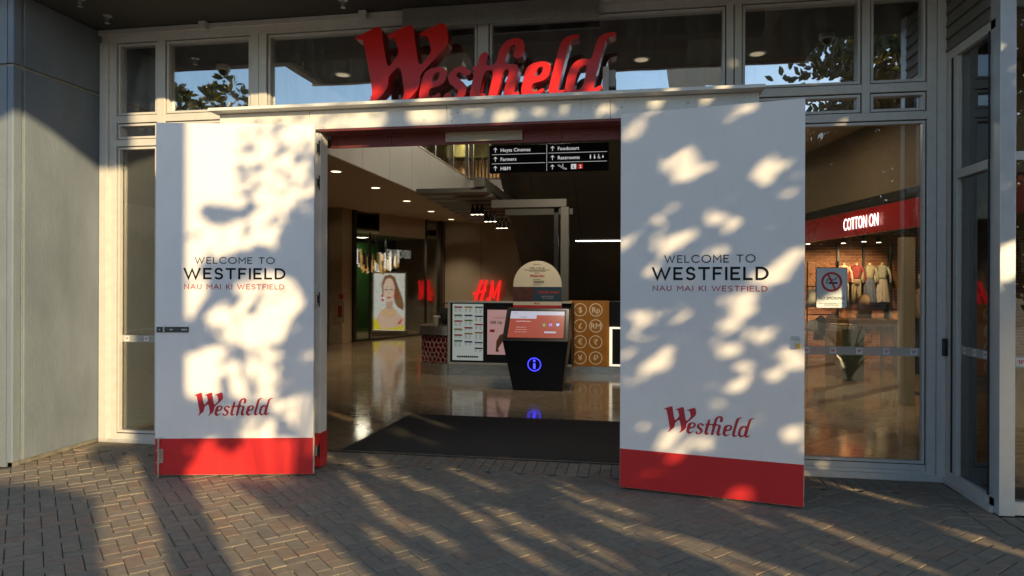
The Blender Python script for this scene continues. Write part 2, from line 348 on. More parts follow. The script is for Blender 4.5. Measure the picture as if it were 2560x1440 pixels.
for m in PAV[1:]: ro.data.materials.append(m)
for p, mi in zip(ro.data.polygons, restm): p.material_index = mi

gr = MB(); random.seed(12)                    # grit and flakes lying on the bricks
for i in range(420):
    x, y = random.uniform(-5, 3.2), random.uniform(-2.9, -.1); r_ = random.uniform(.002, .007); a_ = random.uniform(0, 6.3)
    if x > 2.3 and y > -.95: continue
    gr.ngon([(x + r_ * cos(a_ + q) * random.uniform(.5, 1), y + r_ * sin(a_ + q) * random.uniform(.5, 1), .0045 + .002 * random.random()) for q in (0, 1.3, 2.4, 3.6, 5)])
gro = gr.build('grit', mat('pale_grit', (.5, .48, .44), .9, 0, .4, 200), pav); gro['kind'] = 'stuff'
random.seed(7)
# left pier wall: panels with recessed joints
lw = thing('pier_wall', 'tall dark grey rendered concrete pier wall at left of the entrance', 'wall', (WX - .25, -.5, 0))
gz = onX(266, 243, WX).z; gy = onX(57, 600, WX).y; gy2 = onX(13, 600, WX).y
MB().box(WX - .5, WX - .02, -1.0, .3, 0, 4.2).build('core', mat('wall_joint', (.30, .29, .26), .85, 0, .2, 40, .3, 90), lw)
for (y0, y1) in ((gy + .012, .12), (-1.02, gy - .012)):
    MB().box(WX - .06, WX, y0, y1, .035, gz - .012).build('panel', WALLM, lw, .008)
    MB().box(WX - .06, WX, y0, y1, gz + .012, 3.975).build('panel', WALLM, lw, .008)
MB().box(WX - .5, WX - .061, -1.022, -1.001, 0, gz - .012).build('end_panel', mat('pier_end_paint', (.16, .18, .20), .6, 0, .1, 3, .15, 60), lw)
MB().box(WX - .5, WX - .061, -1.022, -1.001, gz + .012, 3.97).build('end_panel', MATS['pier_end_paint'], lw)
MB().box(WX - .3, WX - .012, -1.0, .1, 0, .034).build('base_strip', mat('wall_base_dirt', (.17, .155, .13), .9, 0, .35, 14, .4, 60), lw)

# canopy over the entrance
can = thing('canopy', 'dark brown canopy soffit over the entrance with deeper middle part', 'canopy', (-1, -.6, 3.98))
MB().prism([(-9, -1.22, 3.98), (-3.84, -1.22, 3.98), (-3.84, -1.93, 3.98), (1.86, -1.93, 3.98), (1.86, -1.22, 3.98), (9, -1.22, 3.98), (9, .3, 3.98), (-9, .3, 3.98)], (0, 0, .3)).build('soffit', SOFF, can)
MB().box(-3.86, 1.88, -1.95, -1.93, 3.96, 4.32).build('fascia', ALU, can)
bld = thing('mall_building', 'grey upper wall and roof of the shopping mall above the canopy', 'building', (0, 0, 4.3))
UW = mat('upper_wall_render', (.30, .30, .30), .8, 0, .1, 2)
MB().box(-16, 16, -.25, .0, 4.281, 9.5).build('wall', UW, bld)
MB().box(-16, 16, -.25, 34, 9.5, 9.7).build('roof', UW, bld)
MB().box(-16, -15.8, .01, 34, 0, 9.5).build('wall', UW, bld)
MB().box(15.8, 16, .01, 34, 0, 9.5).build('wall', UW, bld)
MB().box(-16, 16, 34, 34.2, 0, 9.5).build('wall', UW, bld)
MB().box(-16, WX - .51, -.25, 0, 0, 4.28).build('wall', UW, bld)
MB().box(9.4, 16, -.9, -.7, 0, 4.28).build('wall', UW, bld)
def sprinkler(x, y, lab):
    t = thing('sprinkler', lab, 'sprinkler', (x, y, 3.98), 'fire sprinklers under the canopy')
    MB().lathe((x, y, 3.966), [(.012, 0), (.042, .004), (.042, .013)], 20).build('rosette', STEEL, t, smooth=False)
    mb = MB().tube([(x, y, 3.966), (x, y, 3.925)], .009); mb.tube([(x - .018, y, 3.95), (x - .014, y, 3.915), (x + .014, y, 3.915), (x + .018, y, 3.95)], .003, 6)
    mb.lathe((x, y, 3.905), [(.022, 0), (.022, .003)], 14).build('deflector', STEEL, t)
a = onZ(268, 38, 3.98); sprinkler(a.x, a.y, 'silver fire sprinkler under canopy near the pier wall')
a = onZ(860, 0, 3.98); sprinkler(a.x, a.y - .02, 'silver fire sprinkler under canopy above the red sign')
a = onZ(240, 8, 3.98); sprinkler(a.x - .05, a.y - .12, 'silver fire sprinkler at outer edge of the canopy, left end')
EMW = mat('downlight_glow', (.9, .85, .7), .4, emit=(1, .83, .55), estr=1.4)
def downlight(x, y, z, lab, grp, r=.085, parent_off=True, m=None):
    t = thing('downlight', lab, 'downlight', (x, y, z), grp)
    MB().lathe((x, y, z - .008), [(r, 0), (r * 1.25, .004), (r * 1.25, .007)], 24).build('trim_ring', WHITE2, t)
    MB().lathe((x, y, z - .0105), [(r * .93, 0), (r * .93, .002)], 24).build('lens', m or EMW, t)
    return t
EMC = mat('canopy_downlight_glow', (.8, .75, .65), .4, emit=(1, .8, .5), estr=.3)
for x, nm in ((-3.32, 'first'), (-2.1, 'second'), (-.95, 'third'), (.11, 'fourth'), (1.31, 'fifth')):
    downlight(x, -1.6, 3.98, 'round recessed canopy downlight, %s from the pier wall' % nm, 'canopy downlights', .075, m=EMC)
def dome_cam(x, y, z, lab):
    t = thing('dome_camera', lab, 'camera', (x, y, z), 'dome security cameras')
    MB().lathe((x, y, z - .06), [(.055, 0), (.075, .012), (.075, .059)], 24).build('housing', WHITE2, t)
    mb = MB(); mb.lathe((x, y, z - .06), [(.052 * cos(R(a)), -.052 * sin(R(a))) for a in (0, 20, 40, 60, 78)], 20).build('dome', mat('smoked_dome', (.02, .02, .022), .08), t, smooth=True)
dome_cam(-4.51, -1.08, 3.98, 'white dome camera under canopy seen in left window reflection')
dome_cam(1.87, -1.12, 3.98, 'white dome camera under canopy seen in right window reflection')

# ================================================================== FACADE
fac = thing('glazed_facade', 'silver aluminium framed glass facade with clerestory windows above the entrance', 'facade', (-1.3, 0, 0))
YF, YB = -.055, .06
def mull(x0, x1, z0=0., z1=3.86, split=False):
    if split:
        m = (x0 + x1) / 2
        MB().box(x0, m - .004, YF, YB, z0, z1).build('mullion', ALU, fac, .003); MB().box(m + .004, x1, YF - .006, YB, z0, z1).build('mullion', ALU, fac, .003)
        MB().box(m - .004, m + .004, YF + .02, YB, z0, z1).build('joint', ALUD, fac)
    else: MB().box(x0, x1, YF, YB, z0, z1).build('mullion', ALU, fac, .003)
def trans(x0, x1, z0, z1): MB().box(x0, x1, YF + .004, YB - .002, z0, z1).build('transom', ALU, fac, .003)
MX = [(-5.07, -4.91), (-4.474, -4.388), (-3.502, -3.34), (-1.334, -1.236), (.775, .897), (1.823, 1.883), (2.305, 2.44)]
MB().box(-5.07, -4.985, YF - .03, YB, 0, 3.86).build('jamb', ALU, fac, .004); MB().box(-4.985, -4.91, YF, YB, 0, 3.86).build('jamb', ALU, fac, .003)
mull(*MX[1]); mull(*MX[2], split=True); mull(*MX[3], 3.1); mull(*MX[4], split=True); mull(*MX[5], 2.92)
MB().box(2.305, 2.372, YF, YB, 0, 3.86).build('jamb', ALU, fac, .003); MB().box(2.375, 2.44, YF - .012, YB, 0, 3.86).build('jamb', ALU, fac, .003)
T1, T2 = (3.085, 3.155), (2.86, 2.925)
for x0, x1 in ((-4.91, -4.474), (-4.388, -3.502)):
    trans(x0, x1, *T1); trans(x0, x1, *T2); trans(x0, x1, 0, .085)
for x0, x1 in ((.897, 1.823), (1.883, 2.305)): trans(x0, x1, *T1)
trans(.897, 2.305, *T2); trans(.897, 2.305, 0, .075); MB().box(.897, 2.44, YF - .03, YF + .003, 0, .05).build('sill', ALU, fac, .003)
MB().box(.897, 2.305, YF + .02, YB - .004, .075, .12).build('sill', ALU, fac, .003)
MB().box(-4.985, -3.34, YF - .025, YF + .003, 0, .03).build('sill', ALU, fac, .003)
MB().box(-5.07, 2.44, YF - .004, YB, 3.86, 3.975).build('head', ALU, fac, .003)
MB().box(-5.07, 2.44, YF - .05, YF - .005, 3.925, 3.974).build('head_trim', ALU, fac, .003)
MB().box(-2.0, -.27, YF - .075, YF - .051, 3.80, 3.976).build('flashing', mat('dull_flashing', (.30, .29, .27), .5, .4, .1, 8), fac, .003)
for k in range(15):
    for dz in (3.83, 3.87): MB().lathe((-1.9 + k * .115, YF - .079, dz), [(.005, 0), (.005, .004)], 8).build('screw', BLACK, fac)
for px, py in ((512, 70), (910, 46), (1520, 5)):
    p = onY(px, py, -.12); MB().box(p.x - .035, p.x + .035, -.17, -.106, 3.905, 3.974).build('bracket', ALU, fac, .003)
trans(-3.34, -1.334, 3.085, 3.155); trans(-1.236, .775, 3.085, 3.155); trans(-3.34, .775, 2.96, 3.084)
def pane(x0, x1, z0, z1, m, gk=True):
    MB().box(x0, x1, .004, .012, z0, z1).build('pane', m, fac)
    if gk:
        b = .009; i = .02
        MB().box(x0, x0 + b, -.03, .003, z0, z1).box(x1 - b, x1, -.03, .003, z0, z1).box(x0 + b, x1 - b, -.03, .003, z1 - b, z1).box(x0 + b, x1 - b, -.03, .003, z0, z0 + b).build('gasket', ALUD, fac)
        mb = MB(); x0 += b; x1 -= b; z0 += b; z1 -= b
        mb.box(x0, x0 + i, -.038, .003, z0, z1).box(x1 - i, x1, -.038, .003, z0, z1).box(x0 + i, x1 - i, -.038, .003, z1 - i, z1).box(x0 + i, x1 - i, -.038, .003, z0, z0 + i).build('glazing_bead', ALU, fac)
for x0, x1 in ((-4.91, -4.474), (-4.388, -3.502)):
    pane(x0, x1, T1[1], 3.86, GLASSH); pane(x0, x1, T2[1], T1[0], GLASSH); pane(x0, x1, .085, T2[0], GLASS)
pane(-3.34, -1.334, T1[1], 3.86, GLASSH); pane(-1.236, .775, T1[1], 3.86, GLASSH)
for x0, x1 in ((.897, 1.823), (1.883, 2.305)): pane(x0, x1, T1[1], 3.86, GLASSH); pane(x0, x1, T2[1], T1[0], GLASSH)
pane(.897, 2.305, .12, T2[0], GLASS)
# fixed panes beside the sliding doors (behind the propped-open hoarding leaves)
MB().box(-3.34, -2.95, .004, .012, .05, 2.7).build('pane', GLASS, fac); MB().box(.02, .775, .004, .012, .05, 2.7).build('pane', GLASS, fac)
MB().box(-2.95, -2.88, YF, YB, 0, 2.7).build('mullion', ALU, fac, .003); MB().box(-.04, .02, YF, YB, 0, 2.7).build('mullion', ALU, fac, .003)
# sliding door operator box over the opening
hb = onY(930, 357, -.05).z
HD = mat('bronze_header', (.10, .085, .07), .4, .5)
MB().box(-3.34, .775, -.05, .16, hb + .035, 2.959).build('door_header', HD, fac, .004)
MB().box(-3.34, .775, -.02, .13, hb, hb + .034).build('door_track', ALUD, fac)
for px, py in ((935, 341), (1487, 323)):
    p = onY(px, py, -.09); s = thing('door_sensor', 'black motion sensor on door header, %s' % ('left one' if px < 1200 else 'right one beside the wayfinding sign'), 'sensor', (p.x, -.05, p.z), 'sliding door sensors')
    MB().box(p.x - .13, p.x + .13, -.10, -.0505, p.z - .018, p.z + .02).build('body', BLACK, s, .01); MB().box(p.x - .03, p.x + .03, -.104, -.1005, p.z + .004, p.z + .016).build('lens', mat('sensor_lens', (.05, .05, .06), .1), s)
# safety band with W marks on the panes
BAND = bpy.data.materials.new('frosted_band'); BAND.use_nodes = True; _n = BAND.node_tree; _b = _n.nodes['Principled BSDF']
_b.inputs['Base Color'].default_value = (.62, .62, .58, 1); _b.inputs['Alpha'].default_value = .5; _b.inputs['Roughness'].default_value = .6
FY = (V((0, -.004, 0)), V((1, 0, 0)), V((0, -1, 0)))
STK = mat('sticker_white', (.7, .7, .68), .5)
def wband(par, x0, x1, z0, z1, xs, fr=FY):
    O, t, n = fr
    mb = MB(); mb.ob(O + t * x0 + ZZ * z0 + n * .001, t * (x1 - x0), ZZ * (z1 - z0), n * .0006).build('safety_band', BAND, par)
    zc = (z0 + z1) / 2; h = (z1 - z0) * .38
    for x in xs:
        mb = MB(); mb.ob(O + t * (x - h) + ZZ * (zc - h) + n * .002, t * 2 * h, ZZ * 2 * h, n * .0005).build('sticker', STK, par)
        k = h * 1.35
        logo_print((O, t, n), x - k * .5, x - k * .5 + k * 2118 / 785, zc - k * .42, par, REDP, ('W',), d=.003, name='w_mark')
wband(fac, -4.88, -4.50, onY(350, 855).z, onY(350, 838).z, [onY(319, 846).x, onY(367, 846).x])
wband(fac, .93, 2.275, onY(2160, 888).z, onY(2160, 867).z, [onY(x, 877).x for x in (1943, 2016, 2082, 2148, 2215, 2284)])
# no smoking sign on the right pane
ns = thing('no_smoking_sign', 'white no smoking sign with red ring stuck on the right-hand pane', 'sign', (1.61, -.01, 1.4))
p0 = onY(2041, 769, -.012); p1 = onY(2117, 670, -.012)
NSF = (V((p0.x, -.012, p0.z)), V((1, 0, 0)), V((0, -1, 0))); nw, nh = p1.x - p0.x, p1.z - p0.z
def rrect(w, h, r, n=5):
    o = []
    for cx, cy, a in ((w - r, r, -90), (w - r, h - r, 0), (r, h - r, 90), (r, r, 180)): o += [(cx + r * cos(R(a + 90 * i / n)), cy + r * sin(R(a + 90 * i / n))) for i in range(n + 1)]
    return o
def fpoly(fr, pts, d, th=None):
    O, t, n = fr; mb = MB(); P = [O + t * p[0] + ZZ * p[1] + n * d for p in pts]
    return mb.prism(P, n * th) if th else mb.ngon(P)
fpoly(NSF, [(x - .006, y - .006) for x, y in rrect(nw + .012, nh + .012, .014)], -.004, .003).build('edge', BLACK, ns)
fpoly(NSF, rrect(nw, nh, .012), -.001, .002).build('plate', mat('sign_white', (.80, .84, .84), .4), ns)
cx, cy, rr = nw / 2, nh * .65, nw * .31
mb = MB()
for q in ribbon(arc(cx, cy, rr, rr, 0, 360, 40)[:-1], nw * .075, True): mb.add([NSF[0] + V((p.x, -.0022, p.y)) for p in q], [(0, 1, 2, 3)])
mb.build('ring', REDF, ns)
mb = MB()
for q in ribbon([(cx - rr * .38, cy + rr * .85), (cx + rr * .38, cy - rr * .85)], nw * .06): mb.add([NSF[0] + V((p.x, -.0030, p.y)) for p in q], [(0, 1, 2, 3)])
mb.build('slash', REDF, ns)
fpoly(NSF, [(cx - rr * .30, cy - rr * .22), (cx + rr * .62, cy - rr * .22), (cx + rr * .62, cy - rr * .02), (cx - rr * .30, cy - rr * .02)], .0024).build('cigarette', BLACKP, ns)
mb = MB()
for k in range(3):
    x = cx - rr * (.40 + .085 * k); mb.add([NSF[0] + V((x + dx, -.0024, cy - rr * .22 + dz)) for dx, dz in ((-.0015, 0), (.0015, 0), (.0015, rr * .2), (-.0015, rr * .2))], [(0, 1, 2, 3)])
    y0 = cy + rr * (.02 + .09 * k)
    for q in ribbon([(cx - rr * .55, y0 - .002), (cx - rr * .45, y0 + rr * .16), (cx - rr * .1, y0 + rr * .22), (cx + rr * .15, y0 + rr * .1), (cx + rr * .4, y0 + rr * .2), (cx + rr * .55, y0 + rr * .42)], rr * .035): mb.add([NSF[0] + V((p.x, -.0024, p.y)) for p in q], [(0, 1, 2, 3)])
mb.build('smoke_lines', BLACKP, ns)
font_on('NO SMOKING', NSF, nw * .08, nh * .205, nh * .075, BLACKP, ns, s1=nw * .92, d=.0026)
font_on('SMOKE FREE ENVIRONMENT ACT 2016', NSF, nw * .08, nh * .095, nh * .022, BLACKP, ns, 'small_print', s1=nw * .92, d=.0026)
font_on('PENALTIES MAY APPLY', NSF, nw * .25, nh * .055, nh * .022, BLACKP, ns, 'small_print', s1=nw * .75, d=.0026)

# return glazing at the right and the next bay
ret = thing('return_glazing', 'silver framed glazed return wall at right, weatherboards above it', 'glazed wall', (2.5, -.4, 0))
XR = 2.44
def rbox(x0, x1, y0, y1, z0, z1, nm='frame', m=ALU, b=.003): return MB().box(x0, x1, y0, y1, z0, z1).build(nm, m, ret, b)
zt = onX(2420, 425, XR).z; zh = 3.30
rbox(XR, XR + .075, -.8, -.0562, 0, .10, 'sill'); rbox(XR - .03, XR - .001, -.8, -.07, 0, .045, 'sill')
rbox(XR, XR + .07, -.125, -.068, .10, zh, 'jamb'); rbox(XR, XR + .07, -.066 - .11, -.126 - .02, .101, zh, 'gasket', ALUD, 0)
rbox(XR, XR + .07, -.235, -.178, .10, zh, 'jamb')
rbox(XR, XR + .07, -.73, -.236, zt - .035, zt + .03, 'transom'); rbox(XR, XR + .075, -.8, -.0562, zh, zh + .07, 'head')
rbox(XR, XR + .098, -.86, -.73, .0, 3.975, 'corner_post', mat('bluish_silver_post', (.56, .58, .60), .38, .3, .05, 10), .004)
MB().box(XR + .035, XR + .043, -.73, -.235, .10, zt - .035).build('pane', GLASS, ret); MB().box(XR + .035, XR + .043, -.73, -.235, zt + .03, zh).build('pane', GLASS, ret)
rbox(XR - .012, XR - .001, -.73, -.725, .10, zh, 'gasket', ALUD, 0)
WB = mat('weatherboard_paint', (.20, .185, .165), .6, 0, .08, 5, .05, 60)
for k in range(6):
    z = zh + .072 + k * .098
    MB().add([(XR + .02, -.73, z), (XR + .02, -.0562, z), (XR - .012, -.0562, z), (XR - .012, -.73, z), (XR + .02, -.73, z + .094), (XR + .02, -.0562, z + .094), (XR + .008, -.0562, z + .094), (XR + .008, -.73, z + .094)],
             [(0, 1, 2, 3), (7, 6, 5, 4), (3, 2, 6, 7), (0, 3, 7, 4), (1, 5, 6, 2), (0, 4, 5, 1)]).build('weatherboard', WB, ret)
zb = onX(2420, 880, XR).z
wband(ret, .24, .72, zb - .035, zb + .03, [.30, .45, .60], (V((XR + .034, 0, 0)), V((0, -1, 0)), V((-1, 0, 0))))
hp = onX(2366, 868, XR); MB().box(XR - .03, XR - .0015, hp.y - .03, hp.y + .03, hp.z - .07, hp.z + .07).build('door_latch', BLACK, ret, .008)
YR = -.80
sidex = XR + .098
rbox(sidex, 9.4, YR - .03, YR + .06, 0, .09, 'sill'); rbox(sidex, 9.4, YR - .04, YR + .05, 3.42, 3.98, 'head', mat('header_brown', (.13, .115, .095), .5, .2), .003)
zt2 = onY(2545, 390, YR).z; rbox(sidex, 9.4, YR - .02, YR + .05, zt2 - .03, zt2 + .03, 'transom')
rbox(sidex, 9.4, -1.16, -.845, 3.66, 3.72, 'ledge', ALU)
for x0, x1 in ((sidex, 4.44), (4.5, 6.44), (6.5, 9.4)): MB().box(x0, x1, YR, YR + .008, .09, zt2 - .03).build('pane', GLASS, ret); MB().box(x0, x1, YR, YR + .008, zt2 + .03, 3.42).build('pane', GLASS, ret)
for x in (4.44, 6.44): rbox(x, x + .06, YR - .03, YR + .05, .091, zt2 - .031, 'mullion'); rbox(x, x + .06, YR - .03, YR + .05, zt2 + .031, 3.419, 'mullion')
zb2 = onY(2545, 905, YR).z
wband(ret, sidex + .0, 5.3, zb2 - .04, zb2 + .04, [onY(2552, 905, YR).x, onY(2552, 905, YR).x + .22], (V((0, YR - .001, 0)), V((1, 0, 0)), V((0, -1, 0))))

# ================================================================== HOARDING PORTAL AND LEAVES
por = thing('hoarding_portal', 'white painted plywood portal beam and jambs framing the entrance opening', 'portal frame', (-1.27, -.55, 0))
BT = .062
beam = MB().box(-3.43, -2.62, -.65, -.45, 2.80, 2.968).build('beam', WHITE2, por, .003)
for x0, x1 in ((-2.617, -1.45), (-1.447, -.16), (-.157, .93)): MB().box(x0, x1, -.65, -.45, 2.812, 2.968).build('beam', WHITE2, por, .003)
MB().box(-3.47, .955, -.76, -.40, 2.972, 2.998).build('ledge', WHITE2, por, .003)
MB().box(-2.534, -.07, -.64, -.42, 2.796, 2.811).build('soffit_board', PLYRED, por)
MB().box(-2.534, -2.475, -.418, -.40, 2.70, 2.80).build('backing_board', PLYRED, por)
for k in range(5): MB().box(-2.47 + k * .48, -2.47 + k * .48 + .475, -.418, -.40, 2.70, 2.80).build('backing_board', PLYRED, por)
MB().box(-2.69, -2.535, -.61, -.48, .02, 2.795).build('jamb', WHITE2, por, .004); MB().box(-.07, .08, -.65, -.45, .02, 2.795).build('jamb', WHITE2, por, .004)
MB().box(-2.692, -2.533, -.612, -.478, .018, .30).build('red_skirting', REDF, por)
MB().box(-.072, .082, -.652, -.448, .018, .30).build('red_skirting', REDF, por)
for px, py in ((1128, 285), (1144, 281), (1129, 303), (1490, 266), (1555, 268), (1495, 260), (1060, 300), (700, 300), (640, 303), (1300, 275), (1720, 258)):
    p = onY(px, py, -.651); MB().lathe((p.x, 0, 0), [(.0045, 0), (.0045, .002)], 8)
    mb = MB(); mb.tube([(p.x, -.6512, p.z), (p.x, -.6495, p.z)], .0045, 8).build('screw', BLACK, por)
p0 = onY(1115, 318, -.43); p1 = onY(1306, 350, -.43)
nb = MB().box(p0.x, p1.x, -.445, -.432, p1.z, 2.795).build('hanging_board', PLYBARE); tag(nb, 'bare beige board hanging under the portal beam', 'board')

def leaf_panel(nm, A, B, z1, lab, pxs):
    A, B = V(A), V(B); t = (B - A); wd = t.length; t.normalize(); n = V((t.y, -t.x, 0))
    r = thing('hoarding_leaf', lab, 'door', A, 'white hoarding door leaves')
    fr = (V((A.x, A.y, 0)), t, n)
    MB().ob(fr[0] + ZZ * .02 - n * .042, t * wd, n * .041, ZZ * (z1 - .02)).build('panel', WHITE2, r, .002)
    MB().ob(fr[0] + ZZ * .025 - n * .001 + t * .003, t * (wd - .006), n * .0008, ZZ * (z1 - .028)).build('white_film', WHITE, r)
    MB().ob(fr[0] + ZZ * .022 + t * .002, t * (wd - .004), n * .0008, ZZ * .288).build('red_film', REDF, r)
    def S(px, py): q = onP(px, py, fr[0], n); return (q - fr[0]).dot(t), q.z
    for s, x0, x1, yb, yt, wt, tr, m in pxs['text']:
        q, wdt = stroke_text(s, wt, tr); a = S(x0, yb); b = S(x1, yt)
        fit_quads(q, wdt, a[0], b[0], (a[1]), S(x0, yt)[1], fr).build('lettering', m, r)
    x0, x1, yb = pxs['logo']; a = S(x0, yb); b = S(x1, yb); logo_print(fr, a[0], b[0], a[1], r, REDP)
    return r, fr, S, wd
rl, frl, Sl, wl = leaf_panel('l', (-3.707, -1.076, 0), (-2.494, -.816, 0), 2.812, 'white hoarding leaf left of the opening, dark hasp and drop bolt at its left edge',
    dict(text=[('WELCOME TO', 487, 687, 659, 642.5, .13, .24, BLACKP), ('WESTFIELD', 459, 714, 698, 669.5, .168, .2, BLACKP), ('NAU MAI KI WESTFIELD', 461, 711, 723, 710, .14, .22, REDP)], logo=(484, 682.5, 1040)))
rr_, frr, Sr, wr = leaf_panel('r', (-.076, -.721, 0), (1.178, -.970, 0), 2.828, 'white hoarding leaf right of the opening, brass padlock near its right edge',
    dict(text=[('WELCOME TO', 1661, 1889, 657.5, 638.5, .13, .24, BLACKP), ('WESTFIELD', 1630, 1922, 700, 668, .168, .2, BLACKP), ('NAU MAI KI WESTFIELD', 1632, 1919, 727, 713.5, .14, .22, REDP)], logo=(1658, 1887, 1079)))
def P3(fr, s, z, d=0.): return fr[0] + fr[1] * s + ZZ * z + fr[2] * d
# hasp on the left leaf
a = Sl(391, 831); b = Sl(472, 817)
hs = MB().ob(P3(frl, a[0] + .002, a[1], .001), frl[1] * (b[0] - a[0]), frl[2] * .006, ZZ * (b[1] - a[1])).build('hasp', STEELD, rl, .003)
w3 = b[0] - a[0]; h3 = b[1] - a[1]
MB().tube([P3(frl, a[0] + w3 * .24, a[1] - .002, .008), P3(frl, a[0] + w3 * .24, b[1] + .002, .008)], .006, 10).build('hasp_knuckle', STEEL, hs)
for s_, ww in ((.42, .10), (.78, .18)): MB().ob(P3(frl, a[0] + w3 * s_, a[1] + h3 * .38, .0075), frl[1] * w3 * ww, frl[2] * .001, ZZ * h3 * .25).build('slot', STEEL, hs)
MB().tube([P3(frl, a[0] + w3 * .11, (a[1] + b[1]) / 2, .006), P3(frl, a[0] + w3 * .11, (a[1] + b[1]) / 2, .009)], .006, 8).build('rivet', STEEL, hs)
# drop bolt
a = Sl(394, 1190); b = Sl(394, 1094)
db = MB().tube([P3(frl, a[0] + .012, .004, .016), P3(frl, a[0] + .012, b[1], .016)], .008, 10).tube([P3(frl, a[0] + .012, b[1] - .002, .016), P3(frl, a[0] + .05, b[1] - .002, .016)], .006, 8).build('drop_bolt', STEEL, rl)
c = Sl(394, 1140); MB().ob(P3(frl, a[0] - .002, c[1] - .055, .001), frl[1] * .045, frl[2] * .003, ZZ * .11).build('bolt_plate', STEEL, db, .002)
for dz in (-.05, .05): MB().ob(P3(frl, a[0] + .0, c[1] + dz - .008, .004), frl[1] * .026, frl[2] * .022, ZZ * .016).build('bolt_keep', STEEL, db, .002)
# hinges between leaf and jamb
def hinge(z, x, y, par):
    h = MB().tube([(x, y - .008, z - .04), (x, y - .008, z + .04)], .010, 12).build('hinge', STEEL, par)
    for s_ in (-1, 1): MB().box(x + s_ * .027 - .005, x + s_ * .027 + .005, y - .004, y, z - .06, z + .06).box(x + min(s_ * .008, s_ * .0225), x + max(s_ * .008, s_ * .0225), y - .004, y, z - .032, z + .032).build('hinge_plate', STEELD, h)
for py in (370, 457, 748, 1126):
    q = onY(791, py, -.613); hinge(q.z, q.x, -.6135, rl)
    hinge(q.z, -.02, -.6535, rr_)
# padlock on the right leaf
p = Sr(1990, 846)
st = MB().ob(P3(frr, p[0] - .033, p[1] - .012, .001), frr[1] * .055, frr[2] * .004, ZZ * .028).build('staple_plate', STEEL, rr_, .002)
MB().tube([P3(frr, p[0] - .005, p[1], .004), P3(frr, p[0] - .005, p[1], .035), P3(frr, p[0] + .012, p[1] - .004, .035), P3(frr, p[0] + .012, p[1] - .004, .004)], .0035, 8).build('staple', STEEL, st)
pk = thing('padlock', 'brass padlock with steel shackle hanging on the right hoarding leaf', 'padlock', P3(frr, p[0], p[1] - .06, .02))
q = p[0] - .005
MB().ob(P3(frr, q - .0, p[1] - .068, .014), frr[1] * .036, frr[2] * .016, ZZ * .034).build('body', BRASS, pk, .004)
MB().tube([P3(frr, q + .006, p[1] - .036, .022), P3(frr, q + .006, p[1] - .01, .022)] + [P3(frr, q + .018 - .012 * cos(R(a_)), p[1] - .01 + .013 * sin(R(a_)), .022) for a_ in range(20, 180, 20)] + [P3(frr, q + .030, p[1] - .01, .022), P3(frr, q + .030, p[1] - .036, .022)], .0033, 8).build('shackle', STEEL, pk)

# ================================================================== RED SCRIPT SIGN
sg = thing('fascia_sign', 'large red three-dimensional script letters Westfield above the entrance', 'sign', (-1.25, -.25, 3.0))
k = 2.233 / 2118; YS = -.25
for nm, a, h in LOGO:
    fn = lambda q: (-2.363 + (q[0] - 150) * k, 3.664 - (q[1] - 297) * k)
    vs, fs = logo_curve(a, h, fn, .07, .007)
    mb = MB(); mb.add([(v.x, YS - v.z, v.y) for v in vs], fs)
    o = mb.build('letter', REDS, sg)
    o.data.materials.append(REDR)
    for pl in o.data.polygons:
        if abs(pl.normal.y) < .5: pl.material_index = 1
MB().box(-2.33, -.16, -.17, -.155, 3.0, 3.10).build('mounting_rail', WHITE2, sg, .002)
MB().box(-.235, -.185, -.178, -.15, 3.0, 3.36).build('bracket', WHITE2, sg, .002)
MB().box(-.185, -.13, -.15, -.09, 3.2, 3.34).build('power_box', mat('grey_box', (.45, .44, .4), .5), sg, .004)
mb = MB()
for x in (-2.26, -2.0, -1.78, -1.5, -1.3, -1.05, -.8, -.55, -.35): mb = MB().box(x - .012, x + .012, -.182, -.171, 3.0, 3.2).build('post', mat('sign_post', (.2, .2, .2), .5, .5), sg)

# ================================================================== INTERIOR
TILE = mat('polished_stone_tile', (.20, .145, .085), .08, 0, .3, 5, 0, 60, stretch=(1.2, 5, 1), col2=(.33, .25, .16))
TILE2 = mat('polished_stone_tile_pale', (.23, .17, .105), .09, 0, .3, 5, 0, 60, stretch=(1.2, 5, 1), col2=(.36, .28, .19))
GROUT = mat('grout', (.05, .04, .03), .8)
flo = struct(MB().box(-14, 14, .02, 30, -.06, -.004).build('floor', GROUT))
MB().box(2.6, 14, -.80, .02, -.06, -.004).build('floor_margin', GROUT, flo)
ts = .60
tm = []
for m in (TILE, TILE2):
    me = MB().box(-ts / 2 + .003, ts / 2 - .003, -ts / 2 + .003, ts / 2 - .003, -.02, 0).mesh('tile'); me.materials.append(m); tm.append(me)
cells = []
for i in range(-30, 30):
    for j in range(-30, 60):
        u, v = i * ts, j * ts; x = (u - v) * .7071 - .2; y = (u + v) * .7071 + .5
        if -9 < x < 9 and .46 < y < 21: cells.append((x, y))
cells.sort(key=lambda c: c[1] - .0 + (100 if not (-.52 * (c[1] + 5.96) < c[0] < .5 * (c[1] + 5.96)) else 0))
rest = MB(); ri = []
for kk, (x, y) in enumerate(cells):
    mi = random.random() < .4
    M = Matrix.Translation((x, y, random.uniform(-.0006, .0006))) @ Matrix.Rotation(pi / 4, 4, 'Z')
    if kk < 300:
        o = bpy.data.objects.new('tile', tm[mi]); COL.objects.link(o); o.parent = flo; o.matrix_basis = M
    else:
        n0 = len(rest.f); rest.add([M @ v.co for v in tm[mi].vertices], [tuple(p.vertices) for p in tm[mi].polygons]); ri += [int(mi)] * (len(rest.f) - n0)
o = rest.build('tiles', TILE, flo); o['kind'] = 'stuff'; o.data.materials.append(TILE2)
for p_, mi in zip(o.data.polygons, ri): p_.material_index = mi
MB().box(-7, 2.35, .035, .50, -.012, -.0015).build('threshold', TILE, flo)
